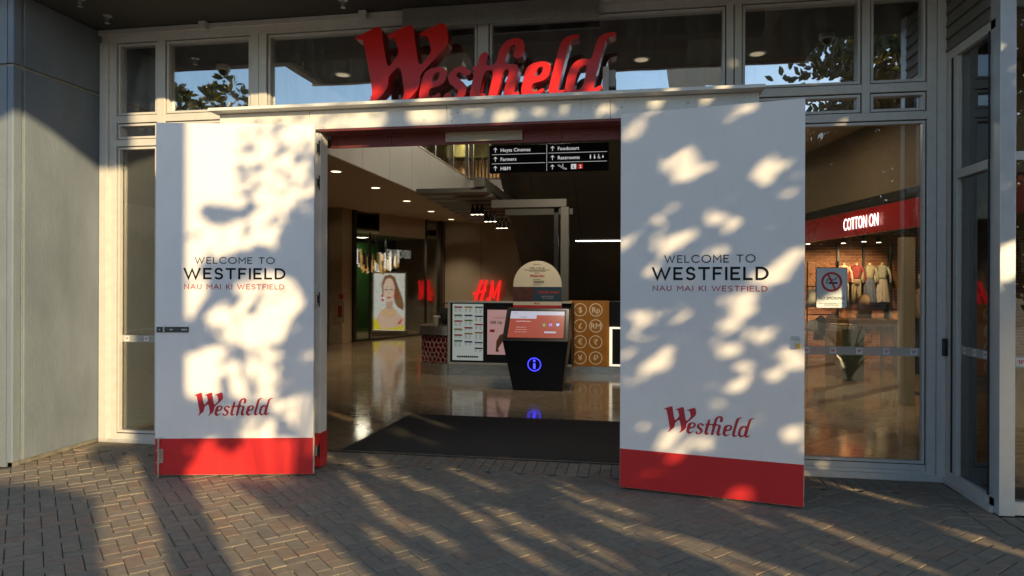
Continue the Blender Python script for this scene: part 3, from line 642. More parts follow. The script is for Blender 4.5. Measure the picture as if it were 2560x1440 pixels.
mt = MB().prism([(-2.633, .06, -.001), (-.02, .06, -.001), (-.02, 1.83, -.001), (-2.541, 1.83, -.001)], (0, 0, .007)).build('entrance_mat', mat('carpet_mat', (.042, .037, .032), .95, 0, .35, 30, .6, 300, stretch=(1, 8, 1)))
tag(mt, 'charcoal entrance mat on the tiles inside the doorway', 'mat')
CEIL = mat('inner_soffit_paint', (.50, .40, .29), .7, 0, .04, 2)
FASC = mat('fascia_panel', (.76, .76, .73), .5, 0, .04, 2)
# left soffit with white fascia along the void
sf = thing('mall_bulkhead', 'pale panelled bulkhead and beige soffit along the left of the mall void', 'bulkhead', (-6, 7, 3.45))
MB().box(-12, -4.44, 1.0, 18, 3.45, 3.65).build('soffit', CEIL, sf)
for kk in range(9):
    y0 = 1.0 + kk * 1.3; MB().box(-4.44, -4.40, y0 + .006, min(y0 + 1.294, 12.6), 3.45, 4.42).build('fascia_panel', FASC, sf, .004)
MB().box(-4.43, -3.47, 12.62, 12.66, 3.45, 4.42).build('fascia_panel', FASC, sf, .004); MB().box(-3.46, -2.2, 12.62, 12.66, 3.45, 4.42).build('fascia_panel', FASC, sf, .004)
MB().box(-4.46, -2.2, 12.66, 18, 3.45, 3.66).build('soffit', CEIL, sf)
MB().box(-4.47, -4.39, 1.0, 12.6, 4.42, 4.45).build('capping', STEEL, sf); MB().box(-4.39, -2.2, 12.6, 12.68, 4.42, 4.45).build('capping', STEEL, sf)
for kk in range(7): MB().box(-4.425, -4.415, 1.2 + kk * 1.62, 2.76 + kk * 1.62, 4.45, 5.45).build('glass_balustrade', GLASSI, sf)
for kk in range(8): MB().box(-4.44, -4.40, 1.12 + kk * 1.62, 1.17 + kk * 1.62, 4.45, 5.5).build('balustrade_post', STEEL, sf)
MB().box(-4.35, -2.2, 12.64, 12.65, 4.45, 5.45).build('glass_balustrade', GLASSI, sf)
for x in (-4.36, -3.9, -3.2): MB().box(x, x + .06, 12.63, 12.67, 4.45, 5.5).build('balustrade_post', STEEL, sf)
# upper level glimpsed over the bulkhead
ul = thing('upper_food_hall', 'warm timber slatted upper level seen over the glass balustrade', 'upper level', (-6, 18, 4.5))
TIM = mat('timber_slat', (.36, .20, .085), .5, 0, .25, 10, stretch=(8, 8, 1))
MB().box(-14, 0, 19.6, 19.8, 3.7, 9.4).build('back_wall', mat('upper_back', (.20, .13, .07), .7), ul)
for kk in range(44): MB().box(-8.2 + kk * .14, -8.2 + kk * .14 + .07, 19.5, 19.58, 4.4, 6.2).build('slat', TIM, ul)
MB().box(-14, -2.2, 12.7, 19.5, 3.68, 3.75).build('floor', FASC, ul)
MB().box(-9, -2, 19.2, 19.45, 6.3, 6.9).build('bulkhead', mat('mustard_bulkhead', (.15, .125, .04), .6), ul)
pts = [(-7.2 + .25 * i, 19.3, 5.05 + .12 * sin(i * .5)) for i in range(20)]
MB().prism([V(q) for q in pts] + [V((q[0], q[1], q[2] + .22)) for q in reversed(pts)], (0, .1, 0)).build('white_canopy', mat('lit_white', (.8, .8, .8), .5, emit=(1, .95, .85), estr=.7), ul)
# ceiling over the entry lobby and right side soffit
lc = thing('lobby_ceiling', 'dark grey lobby ceiling behind the clerestory glass', 'ceiling', (-1, 1, 4.2))
MB().box(-5.0, 14, .10, .9, 4.28, 4.4).build('ceiling_slab', mat('lobby_dark', (.10, .095, .085), .7), lc)
MB().box(-5.0, 1.25, .9, 1.1, 3.98, 4.4).build('downstand', MATS['lobby_dark'], lc)
rs = thing('shop_soffit', 'beige soffit above the right-hand shopfront inside', 'soffit', (3, 3, 3.45))
MB().prism([(1.25, .12, 3.45), (8, .12, 3.45), (8, 14, 3.45), (3.0, 14, 3.45), (1.9, 9, 3.45), (1.35, 4.5, 3.45)], (0, 0, .4)).build('soffit_slab', CEIL, rs)
MB().box(2.63, 8, -.78, .119, 3.45, 3.85).build('soffit_slab', CEIL, rs)
IL = []
def inlight(px, py, z, lab, pw=0, r=.09):
    p = onZ(px, py, z); downlight(p.x, p.y, z, lab, 'mall ceiling downlights', r)
    if pw:
        l = bpy.data.lights.new('downlight_lamp', 'SPOT'); l.energy = pw; l.spot_size = R(95); l.spot_blend = .8; l.shadow_soft_size = .08; l.color = (1, .80, .55)
        lo = bpy.data.objects.new('downlight_lamp', l); COL.objects.link(lo); lo.location = (p.x, p.y, z - .06)
for i, (px, py, z, pw, lb) in enumerate([(840, 428, 3.45, 60, 'small round downlight in left soffit nearest the doorway'), (939, 469, 3.45, 60, 'bright round downlight in left soffit beside the sun streak'), (1017, 502, 3.45, 60, 'round downlight in left soffit above crystal chandelier'), (1078, 528, 3.45, 60, 'round downlight in left soffit, second from the beige wall'), (1128, 548, 3.45, 60, 'round downlight in left soffit nearest the beige wall'),
        (2187, 320, 3.45, 50, 'round downlight in right soffit nearest the glass'), (2088, 392, 3.45, 50, 'round downlight in right soffit, middle of three'), (2025, 442, 3.45, 50, 'round downlight in right soffit, farthest of three')]):
    inlight(px, py, z, lb, pw)
# escalator underside
ES = mat('escalator_cladding', (.075, .068, .06), .38, .2, .08, 3)
es = thing('escalator', 'dark metal clad underside of the escalator rising over the kiosk', 'escalator', (-1.2, 12, 0))
XL = -2.71
e1 = onX(1249, 440, XL); e2 = onX(1302, 655, XL)
sl_ = (e1 - e2).normalized(); up_ = V((0, sl_.z, -sl_.y)) * (1 if sl_.y < 0 else -1)
e0 = e2 - sl_ * 3.0; etop = e1 + sl_ * 3.2
for kk, (x0, x1) in enumerate(((XL, XL + .62), (XL + .626, XL + 1.55), (XL + 1.556, XL + 3.6))):
    L = (etop - e0).length / 5
    for s_ in range(5):
        MB().ob(V((x0, e0.y, e0.z)) + sl_ * (L * s_ + .003), V((x1 - x0, 0, 0)), sl_ * (L - .006), V((0, -sl_.z, sl_.y)) * -.05).build('cladding_panel', ES, es)
MB().ob(V((XL + .01, e0.y, e0.z)) + V((0, -sl_.z, sl_.y)) * -.051, V((3.55, 0, 0)), sl_ * (etop - e0).length, V((0, -sl_.z, sl_.y)) * -.8).build('truss', mat('escalator_body', (.03, .03, .03), .6), es)
MB().box(XL, XL + 3.6, etop.y - 5.3, etop.y + .1, etop.z - .06, etop.z + .9).build('landing', ES, es)
# desk canopy of slats and frame
GRYM = mat('grey_canopy_metal', (.13, .125, .11), .5, .2, .05, 5)
pg = thing('slatted_canopy', 'grey slatted metal canopy on a frame over the information desk', 'canopy', (-2.5, 7, 0))
for kk in range(9):
    y = 5.5 + kk * .68; xa = -3.67 - kk * .04; xb = -2.42 - kk * .04
    MB().box(xa, xb, y, y + .36, 3.10, 3.18).build('slat', GRYM, pg, .006)
MB().box(-2.62, -2.44, 5.4, 11.4, 3.181, 3.34).build('rail', GRYM, pg, .006)
MB().box(-2.43, -1.10, 5.95, 6.07, 2.88, 3.02).build('beam', GRYM, pg, .004)
MB().box(-1.20, -1.06, 5.95, 6.07, 0, 2.879).build('post', GRYM, pg, .004); MB().box(-1.34, -1.26, 6.15, 6.22, 0, 2.9).build('post', BLACK, pg, .004)
MB().box(-2.43, -1.10, 7.3, 7.4, 2.88, 3.0).build('beam', GRYM, pg, .004)
EMS = mat('stage_lamp_glow', (1, .9, .7), .4, emit=(1, .85, .6), estr=6)
for nm, px, py in (('nearest the doorway', 1193, 530), ('middle of three', 1226, 548), ('farthest of three', 1255, 565)):
    p = onY(px, py, 7.2 + (px - 1193) * .03)
    t = thing('spotlight_cluster', 'black rig of small red lit stage spotlights, %s' % nm, 'spotlights', p, 'stage spotlights under the slatted canopy')
    MB().tube([p + V((-.12, 0, .16)), p + V((.12, 0, .16))], .012).tube([p + V((0, 0, .16)), p + V((0, 0, 3.09 - p.z))], .010).build('bar', BLACK, t)
    for dx in (-.09, 0, .09):
        h = MB().lathe(p + V((dx, 0, -.05)), [(.042, 0), (.045, .05), (.03, .15), (.012, .2)], 12).build('spot_head', BLACK, t)
        MB().lathe(p + V((dx, 0, -.052)), [(.036, 0), (.036, .002)], 12).build('lens', EMS, h)
# wayfinding sign
ws = thing('wayfinding_sign', 'black hanging wayfinding sign with white arrows and shop names', 'sign', (-1.07, 3, 3.0))
q0 = onY(1224, 433, 3.); q1 = onY(1522, 355, 3.)
WSF = (V((q0.x, 3, q0.z)), V((1, 0, 0)), V((0, -1, 0))); sw, sh_ = q1.x - q0.x, q1.z - q0.z
SBK = mat('sign_black', (.007, .007, .008), .45, spec=.25)
SWH = mat('sign_text_white', (.75, .75, .75), .5, emit=(1, 1, 1), estr=.28)
MB().ob(WSF[0], V((sw, 0, 0)), V((0, .06, 0)), V((0, 0, sh_))).build('board', SBK, ws, .004)
for x in (.25, .75): MB().tube([WSF[0] + V((sw * x, .03, sh_)), WSF[0] + V((sw * x, .03, 2.0))], .008).build('hanger_rod', STEELD, ws)
mb = MB()
def wrule(x0, x1, z, th): mb.add([WSF[0] + V((sw * a, -.002, sh_ * b + c)) for a, b, c in ((x0, z, -th), (x1, z, -th), (x1, z, th), (x0, z, th))], [(0, 1, 2, 3)])
for z in (1 / 3, 2 / 3): wrule(.02, .475, z, .0022); wrule(.50, .985, z, .0022)
mb.add([WSF[0] + V((sw * .487 + a, -.002, sh_ * b)) for a, b in ((-.0022, .03), (.0022, .03), (.0022, .97), (-.0022, .97))], [(0, 1, 2, 3)])
mb.build('divider_rule', SWH, ws)
def arrow(x, z):
    mb = MB(); c = V((sw * x, -.0025, sh_ * z)); s_ = sh_ * .075
    for kk, q in enumerate(ribbon([(0, -s_), (0, s_)], s_ * .28) + ribbon([(-s_ * .75, s_ * .25), (0, s_ * 1.0), (s_ * .75, s_ * .25)], s_ * .28)): mb.add([WSF[0] + c + V((p.x, -.0003 * kk, p.y)) for p in q], [(0, 1, 2, 3)])
    mb.build('arrow', SWH, ws)
for x, z, s_ in ((.05, .83, 'Hoyts Cinemas'), (.05, .5, 'Farmers'), (.05, .165, 'H&M'), (.535, .83, 'Foodcourt'), (.535, .5, 'Restrooms'), (.535, .165, None)):
    arrow(x, z)
    if s_: font_on(s_, WSF, sw * (x + .045), sh_ * (z - .068), sh_ * .125, SWH, ws, bold=.0015)
mb = MB()
for kk in range(4):   # restroom pictograms
    c = V((sw * (.85 + kk * .034), -.0025, sh_ * .5)); hh = sh_ * (.075 if kk < 3 else .05)
    mb.ngon([WSF[0] + c + V((hh * .26 * cos(a * .7854), 0, hh * .78 + hh * .26 * sin(a * .7854))) for a in range(8)])
    if kk < 2: mb.ngon([WSF[0] + c + V((dx * hh, 0, dz * hh)) for dx, dz in (((-.32, .45), (-.2, -1), (.2, -1), (.32, .45)) if kk == 0 else ((-.15, .45), (-.42, -.45), (-.15, -1), (.15, -1), (.42, -.45), (.15, .45)))])
    elif kk == 2:
        for q in ribbon([(-.1 * hh, .45 * hh), (-.05 * hh, -.15 * hh), (.4 * hh, -.15 * hh), (.6 * hh, -.9 * hh)], hh * .22) + ribbon([(-.3 * hh, 0), (-.5 * hh, -.5 * hh), (-.1 * hh, -.95 * hh), (.35 * hh, -.7 * hh)], hh * .16): mb.add([WSF[0] + c + V((p.x, -.0002 * kk, p.y)) for p in q], [(0, 1, 2, 3)])
    else: mb.ngon([WSF[0] + c + V((dx * hh, 0, dz * hh)) for dx, dz in ((-.4, .4), (-.6, -.9), (.6, -.9), (.4, .4))])
mb.build('pictogram', SWH, ws)
mb = MB(); c = V((sw * .615, -.0025, sh_ * .165))
for kk, q in enumerate(ribbon([(-.05, .028), (-.02, .018), (.035, -.018), (.06, -.024), (.055, -.034), (.03, -.03), (-.03, .004), (-.05, .014)], .004, True) + ribbon([(.012, .0), (.012, .04)], .006)): mb.add([WSF[0] + c + V((p.x, -.0002 * kk, p.y)) for p in q], [(0, 1, 2, 3)])
mb.build('escalator_pictogram', SWH, ws)
for x, m, s_, m2 in ((.69, SWH, 'L', BLACKP), (.745, mat('sign_red', (.5, .02, .02), .5, emit=(.6, .02, .02), estr=.3), '2', SWH)):
    mb = MB(); z0, z1 = sh_ * .08, sh_ * .255; mb.add([WSF[0] + V((sw * x + dx, -.0022, z)) for dx, z in ((0, z0), (.068, z0), (.068, z1), (0, z1))], [(0, 1, 2, 3)]); mb.build('level_tile', m, ws)
    font_on(s_, WSF, sw * x + .034, sh_ * .108, sh_ * .11, m2, ws, d=.0035, align='c', bold=.004)

# ---- touch-screen kiosk
ki = thing('touchscreen_kiosk', 'black flared touchscreen kiosk with glowing blue i on its front', 'kiosk', (-1.33, 4, 0))
KB = mat('kiosk_black', (.006, .006, .006), .4, 0, spec=.3)
kb0, kb1 = onY(1282, 975, 3.88), onY(1405, 975, 3.88); kt0, kt1 = onY(1256, 852, 3.80), onY(1420, 852, 3.80)
zt_ = kt0.z
MB().add([(kb0.x, 3.88, .0), (kb1.x, 3.88, .0), (kb1.x, 4.25, .0), (kb0.x, 4.25, .0), (kt0.x, 3.80, zt_), (kt1.x, 3.80, zt_), (kt1.x, 4.36, zt_), (kt0.x, 4.36, zt_)],
         [(3, 2, 1, 0), (4, 5, 6, 7), (0, 1, 5, 4), (1, 2, 6, 5), (2, 3, 7, 6), (3, 0, 4, 7)]).build('body', KB, ki, .006)
h0, h1 = onY(1268, 770, 4.10), onY(1424, 770, 4.10)
hz = h0.z
KF = mat('kiosk_bezel', (.05, .045, .04), .3, .4)
MB().add([(kt0.x - .005, 3.78, zt_ + .003), (kt1.x + .005, 3.78, zt_ + .003), (kt1.x + .005, 4.37, zt_ + .003), (kt0.x - .005, 4.37, zt_ + .003), (h0.x, 4.10, hz), (h1.x, 4.10, hz), (h1.x, 4.30, hz), (h0.x, 4.30, hz)],
         [(3, 2, 1, 0), (4, 5, 6, 7), (0, 1, 5, 4), (1, 2, 6, 5), (2, 3, 7, 6), (3, 0, 4, 7)]).build('screen_housing', KF, ki, .008)
c00, c10, c11, c01 = V((kt0.x - .005, 3.78, zt_ + .003)), V((kt1.x + .005, 3.78, zt_ + .003)), V((h1.x, 4.10, hz)), V((h0.x, 4.10, hz))
kn = (c10 - c00).cross(c01 - c00).normalized()
def KS(u, v, d=.002): return c00.lerp(c10, u).lerp(c01.lerp(c11, u), v) + kn * d
def kquad(nm, u0, u1, v0, v1, m, d=.003, par=None): return MB().ngon([KS(u0, v0, d), KS(u1, v0, d), KS(u1, v1, d), KS(u0, v1, d)]).build(nm, m, par or ki)
def em(name, c, s): return mat(name, tuple(x * .3 for x in c), .25, emit=c, estr=s)
kquad('black_border', .045, .955, .06, .95, KB, .001)
scr = kquad('screen', .075, .925, .10, .90, em('screen_rust', (.42, .09, .06), .34), .003)
kquad('screen_header', .075, .925, .78, .90, em('screen_pale', (.42, .42, .52), .5), .005, scr); kquad('screen_header', .075, .49, .67, .78, MATS['screen_pale'], .005, scr)
WS_ = em('screen_white', (.8, .75, .75), .35)
def ktext(s, u, v, h, m, al='c'):
    vs, fs = font_mesh(s); x0 = min(q.x for q in vs); x1 = max(q.x for q in vs); L = (c10 - c00).length; Hh = (c01 - c00).length; kk = h / .7
    uo = u - (x1 - x0) * kk / 2 / L
    MB().add([KS(uo + (q.x - x0) * kk / L, v + q.y * kk / Hh, .006) for q in vs], fs).build('screen_text', m, scr)
ktext('Westfield', .28, .70, .020, em('screen_darkred', (.25, .03, .05), .3)); ktext('Westfield', .15, .83, .014, MATS['screen_darkred']); ktext('Local Heroes', .29, .57, .028, WS_)
for kk, s_ in enumerate(('Shining a spotlight on', 'those making a positive', 'impact in your community')): ktext(s_, .27, .40 - kk * .07, .012, WS_)
for u, c in ((.62, (.1, .25, .08)), (.72, (.3, .15, .5)), (.83, (.25, .4, .8))):
    mb = MB()
    if u > .8: mb.ngon([KS(u + a * .028, .49 + b * .05, .006) for a, b in ((0, -1), (.9, .1), (.8, .8), (.35, .9), (0, .5), (-.35, .9), (-.8, .8), (-.9, .1))])
    elif u > .7:
        for du in (-.013, .013):
            mb.ngon([KS(u + du + .012 * cos(a), .49 + .05 * sin(a), .006) for a in [i * pi / 4 for i in range(8)]])
    else: mb.ngon([KS(u + .022 * cos(a), .48 + .05 * sin(a), .006) for a in [i * pi / 4 for i in range(8)]])
    mb.build('screen_icon', em('icon_%d' % int(u * 100), c, .8), scr)
kquad('screen_button', .63, .81, .24, .29, MATS['screen_pale'], .006, scr)
ic = onY(1336, 911, 3.845); BLU = mat('blue_led', (.0, .0, .3), .3, emit=(.03, .03, 1), estr=2.6)
fy = lambda z: 3.88 - .08 * z / zt_ - .004
mb = MB()
for q in ribbon(arc(0, 0, .092, .092, 0, 360, 40)[:-1], .011, True): mb.add([(ic.x + p.x, fy(ic.z + p.y), ic.z + p.y) for p in q], [(0, 1, 2, 3)])
mb.add([(ic.x + dx, fy(ic.z + dz), ic.z + dz) for dx, dz in ((-.016, -.062), (.016, -.062), (.016, .016), (-.016, .016))], [(0, 1, 2, 3)])
mb.ngon([(ic.x + .018 * cos(a * pi / 5), fy(ic.z + .052), ic.z + .052 + .018 * sin(a * pi / 5)) for a in range(10)])
mb.build('info_mark', BLU, ki)
# ---- arched standee on the kiosk
sd = thing('arched_standee', 'cream arched competition standee standing on top of the kiosk', 'standee', (-1.35, 4.28, 1.2))
s0, s1 = onY(1283, 768, 4.27), onY(1404, 768, 4.27); wd = s1.x - s0.x; ht = onY(1340, 651, 4.27).z - s0.z
SDF = (V((s0.x, 4.27, hz + .001)), V((1, 0, 0)), V((0, -1, 0)))
CRM = mat('standee_cream', (.80, .72, .54), .55)
fpoly(SDF, [(0, 0), (wd, 0)] + [(wd / 2 + wd / 2 * cos(R(a_)), ht - wd / 2 + wd / 2 * sin(R(a_))) for a_ in range(0, 181, 9)], -.006, .006).build('board', CRM, sd)
def sq(nm, x0, x1, z0, z1, m, d=.002): return fpoly(SDF, [(wd * x0, ht * z0), (wd * x1, ht * z0), (wd * x1, ht * z1), (wd * x0, ht * z1)], d).build(nm, m, sd)
sq('red_strip', 0, 1, 0, .055, REDF); sq('poster_strip', 0, 1, .14, .445, mat('poster_teal', (.025, .055, .085), .5))
fpoly(SDF, [(0, ht * .14), (wd * .38, ht * .14), (wd * .45, ht * .445), (0, ht * .445)], .003).build('poster_art', mat('poster_maroon', (.10, .03, .025), .5, 0, .5, 12), sd)
SPR = mat('poster_red', (.55, .06, .04), .5); SPW = mat('poster_white', (.6, .6, .6), .5)
font_on('SPIDER-MAN', SDF, wd * .51, ht * .30, ht * .06, SPR, sd, s1=wd * .94, d=.004, bold=.002); font_on('BRAND NEW DAY', SDF, wd * .58, ht * .235, ht * .022, SPW, sd, s1=wd * .85, d=.004); font_on('ONLY IN CINEMAS', SDF, wd * .60, ht * .195, ht * .02, SPW, sd, s1=wd * .83, d=.004)
font_on('WIN 1 OF 20', SDF, wd * .34, ht * .825, ht * .04, BLACKP, sd, s1=wd * .65, d=.003)
for kk, (x0, x1, z) in enumerate(((.42, .57, .92), (.23, .76, .80), (.33, .67, .775), (.44, .55, .735), (.42, .57, .60), (.42, .64, .565), (.42, .64, .545), (.42, .65, .525), (.41, .59, .485))):
    mb = MB(); n_ = int((x1 - x0) / .018)
    for i in range(n_):
        xa = x0 + i * (x1 - x0) / n_; mb.add([SDF[0] + V((wd * x, -.0025, ht * zz)) for x, zz in ((xa, z), (xa + .012, z), (xa + .012, z + .011), (xa, z + .011))], [(0, 1, 2, 3)])
    mb.build('small_print', BLACKP, sd)
font_on('SPIDER-MAN', SDF, wd * .35, ht * .655, ht * .05, SPR, sd, s1=wd * .64, d=.003, bold=.002)
logo_print(SDF, wd * .43, wd * .56, ht * .078, sd, REDP, d=.003)

# ---- information desk
INOX = mat('brushed_steel', (.50, .47, .42), .28, .9, .08, 6, stretch=(1, 1, 20))
DKY = 5.25
rd = thing('red_cell_counter', 'curved counter end with dark red cell pattern and steel bands', 'counter', (-3.3, DKY, 0))
ca, cb = onY(1038, 935, DKY).x, onY(1119, 935, DKY).x; cw = cb - ca
def cprof(z0, z1, off, nm, m):
    p = [(ca - off + (cw + off) * t, DKY - off + .38 * (1 - math.sqrt(max(0, 1 - (1 - t) ** 2.2)))) for t in [i / 14 for i in range(15)]]
    return MB().prism([V((x, y, z0)) for x, y in p] + [V((cb, 6.4, z0)), V((ca - off, 6.4, z0))], (0, 0, z1 - z0)).build(nm, m, rd), p
zz = [onY(1080, y, DKY).z for y in (935, 908, 838, 815)]
cprof(0, zz[1], .02, 'kick_plate', INOX); cprof(zz[2] + .002, zz[3], .03, 'steel_top', INOX)
REDC = mat('dark_red_resin', (.12, .008, .012), .12, 0, .4, 12, coat=.5)
_, pr = cprof(zz[1] + .002, zz[2], 0, 'red_body', REDC)
mb = MB(); random.seed(3)
VEIN = mat('cell_vein', (.45, .30, .28), .4)
for row in range(5):
    for kk in range(7):
        t0 = (kk + .5 * (row % 2)) / 7 + random.uniform(-.02, .02); zc = zz[1] + .06 + row * (zz[2] - zz[1] - .06) / 5 + random.uniform(-.01, .01)
        pts = [(t0 + (.075 + random.uniform(-.012, .012)) * cos(a_), zc + (.062 + random.uniform(-.01, .01)) * sin(a_)) for a_ in [i * pi / 3 + .5 for i in range(6)]]
        for i in range(6):
            ps = []
            for (t_, z_) in (pts[i], pts[(i + 1) % 6]):
                t_ = min(1, max(0, t_)); z_ = min(zz[2] - .01, max(zz[1] + .01, z_)); ps.append(V((ca + cw * t_, DKY - .003 + .38 * (1 - math.sqrt(max(0, 1 - (1 - t_) ** 2.2))), z_)))
            if (ps[0] - ps[1]).length > .01: mb.tube(ps, .0035, 4, False)
mb.build('cell_veins', VEIN, rd)
dsk = thing('directory_counter', 'silver framed counter front holding the lit store directory boards', 'counter', (-2.5, DKY, 0))
DX0, DX1 = cb + .003, onY(1428, 900, DKY).x
dz0, dz1 = onY(1130, 905, DKY).z, onY(1130, 752, DKY).z
MB().box(DX0, DX1, DKY + .03, DKY + .85, 0, dz0 - .035).build('kick_plate', INOX, dsk)
SILV = mat('satin_silver', (.60, .57, .50), .4, .5)
MB().box(DX0, DX1, DKY - .02, DKY + .06, dz0 - .033, dz0).build('frame_rail', SILV, dsk, .003); MB().box(DX0, DX1, DKY - .02, DKY + .06, dz1 - .03, dz1).build('frame_rail', SILV, dsk, .003)
MB().box(DX0, DX0 + .04, DKY - .02, DKY + .06, dz0 + .001, dz1 - .031).build('frame_rail', SILV, dsk, .003)
MB().box(DX0 + .041, DX1, DKY + .01, DKY + .85, dz0 + .001, dz1 - .031).build('black_back', SBK, dsk)
b0, b1 = onY(1131, 900, DKY), onY(1208, 760, DKY)
DF = (V((b0.x, DKY + .005, b0.z)), V((1, 0, 0)), V((0, -1, 0))); bw, bh = b1.x - b0.x, b1.z - b0.z
brd = fpoly(DF, [(0, 0), (bw, 0), (bw, bh), (0, bh)], 0, .004).build('directory_board', mat('board_pale', (.36, .40, .39), .3, emit=(.75, .85, .82), estr=.13), dsk)
BC = [(.45, .03, .04), (.06, .10, .09), (.35, .05, .06), (.04, .22, .05), (.5, .05, .12), (.40, .25, .05), (.55, .04, .05), (.38, .22, .10), (.05, .06, .22), (.35, .26, .02), (.06, .2, .28), (.15, .25, .05)]
random.seed(5)
for c_ in range(3):
    z = .955
    for r_ in range(6):
        x = .05 + c_ * .335
        fpoly(DF, [(bw * x, bh * z), (bw * (x + .26), bh * z), (bw * (x + .28), bh * (z - .028)), (bw * (x + .015), bh * (z - .028))], .0055).build('category_bar', mat('bar_%d' % ((c_ * 5 + r_ * 3) % 12), BC[(c_ * 5 + r_ * 3) % 12], .5), brd)
        n_ = random.randint(1, 7)
        mb = MB()
        for l_ in range(n_):
            zz_ = z - .045 - l_ * .014
            for xx in (x + .02, x + .16): mb.add([DF[0] + V((bw * q, -.0055, bh * h)) for q, h in ((xx, zz_), (xx + random.uniform(.05, .11), zz_), (xx + .05, zz_ + .005), (xx, zz_ + .005))], [(0, 1, 2, 3)])
        mb.build('shop_list', mat('list_grey', (.16, .17, .17), .5), brd)
        z -= .045 + n_ * .014 + .03
        if z < .2: break
mb = MB()
for i in range(10): mb.ngon([DF[0] + V((bw * (.18 + i * .07) + .018 * cos(a_), -.0055, bh * .065 + .018 * sin(a_))) for a_ in [j * pi / 4 for j in range(8)]])
mb.build('icon_row', BLACKP, brd)
b0, b1 = onY(1218, 886, DKY), onY(1290, 775, DKY)
GF = (V((b0.x, DKY + .005, b0.z)), V((1, 0, 0)), V((0, -1, 0))); gw, gh = b1.x - b0.x, b1.z - b0.z
gb = fpoly(GF, [(0, 0), (gw, 0), (gw, gh), (0, gh)], 0, .004).build('gift_poster', mat('poster_pink', (.42, .25, .25), .4, emit=(.85, .5, .5), estr=.14), dsk)
font_on('UNWRAP', GF, gw * .20, gh * .80, gh * .045, mat('pale_print', (.5, .3, .25), .5), gb, d=.006); font_on('Gift Up', GF, gw * .10, gh * .69, gh * .065, BLACKP, gb, d=.006, bold=.003)
fpoly(GF, [(gw * .09, gh * .50), (gw * .26, gh * .50), (gw * .26, gh * .56), (gw * .09, gh * .56)], .006).build('red_tag', REDP, gb)
fpoly(GF, [(gw * .30, gh * .06), (gw * .42, gh * .07), (gw * .38, gh * .13), (gw * .44, gh * .2), (gw * .62, gh * .36), (gw * .62, gh * .48), (gw * .44, gh * .44), (gw * .32, gh * .3)], .006).build('brown_figure', mat('poster_brown', (.16, .07, .03), .5), gb)
# cup on the counter
cp = onZ(1077, 816, zz[3]); cu = thing('drink_cup', 'takeaway drink cup standing on the red counter', 'cup', (cp.x, DKY + .25, zz[3]))
MB().lathe((cp.x, DKY + .25, zz[3] + .001), [(.05, 0), (.062, .14)], 16).build('cup', mat('cup_beige', (.45, .40, .30), .5), cu, smooth=False); MB().lathe((cp.x, DKY + .25, zz[3] + .142), [(.066, 0), (.066, .012), (.055, .02)], 16).build('lid', mat('cup_lid', (.6, .58, .52), .3), cu)
bgp = onZ(1100, 814, zz[3]); MB().add([(bgp.x - .13, DKY + .45, zz[3]), (bgp.x + .17, DKY + .45, zz[3]), (bgp.x + .17, DKY + .75, zz[3]), (bgp.x - .13, DKY + .75, zz[3]), (bgp.x - .05, DKY + .52, zz[3] + .26), (bgp.x + .12, DKY + .52, zz[3] + .28), (bgp.x + .12, DKY + .68, zz[3] + .28), (bgp.x - .05, DKY + .68, zz[3] + .24)], [(3, 2, 1, 0), (4, 5, 6, 7), (0, 1, 5, 4), (1, 2, 6, 5), (2, 3, 7, 6), (3, 0, 4, 7)])
bag = MB().lathe((bgp.x, DKY + .6, zz[3] + .001), [(.12, 0), (.15, .08), (.14, .2), (.10, .28)], 10, 1.1, .7)
bo = bag.build('bag', mat('bag_black', (.012, .012, .012), .6), thing('black_bag', 'black bag behind the cup on the counter', 'bag', (bgp.x, DKY + .6, zz[3])))
MB().tube([(bgp.x - .09, DKY + .6, zz[3] + .25), (bgp.x - .06, DKY + .6, zz[3] + .37), (bgp.x + .06, DKY + .6, zz[3] + .37), (bgp.x + .09, DKY + .6, zz[3] + .25)], .012, 6).build('handle', BLACK, bo.parent)
# ---- currency exchange panel
CXY = 5.85
cxp = thing('currency_panel', 'orange timber currency exchange panel with eight circled money symbols', 'panel', (-.6, CXY, 0))
b0, b1 = onY(1422, 915, CXY), onY(1523, 752, CXY)
CF = (V((b0.x, CXY, b0.z)), V((1, 0, 0)), V((0, -1, 0))); cw2, ch2 = b1.x - b0.x, b1.z - b0.z
ORG = mat('orange_timber', (.44, .175, .02), .45, 0, .15, 5, stretch=(6, 1, 1))
MB().ob(CF[0], V((cw2, 0, 0)), V((0, .06, 0)), V((0, 0, ch2))).build('board', ORG, cxp, .003)
MB().box(b0.x, b0.x + .95, CXY + .03, CXY + .8, 0, b0.z - .003).build('kick_plate', INOX, cxp)
MB().box(b0.x + .01, b0.x + .95, CXY + .062, CXY + .8, b0.z, b1.z - .02).build('counter_body', SBK, cxp)
CRL = mat('symbol_cream', (.95, .80, .58), .6)
syms = [['$', 'Rp'], ['£', 'RM'], ['€', '₹'], ['¥', '₽']]
for r_ in range(4):
    for c_ in range(2):
        x, z = cw2 * (.28 + .39 * c_), ch2 * (.86 - .243 * r_); mb = MB()
        for q in ribbon(arc(x, z, cw2 * .155, cw2 * .155, 0, 360, 28)[:-1], .016, True): mb.add([CF[0] + V((p.x, -.003, p.y)) for p in q], [(0, 1, 2, 3)])
        mb.build('circle', CRL, cxp)
        font_on(syms[r_][c_], CF, x, z - cw2 * .068, cw2 * .135, CRL, cxp, 'money_symbol', d=.004, align='c', bold=.007)
lf = thing('lit_counter_frame', 'white lit frame around a black counter front at far right of the desk', 'counter', (0, CXY, 0))
LIT = mat('lit_frame', (.8, .75, .6), .4, emit=(1, .9, .7), estr=.5)
a0, a1 = onY(1523, 915, CXY), onY(1560, 818, CXY)
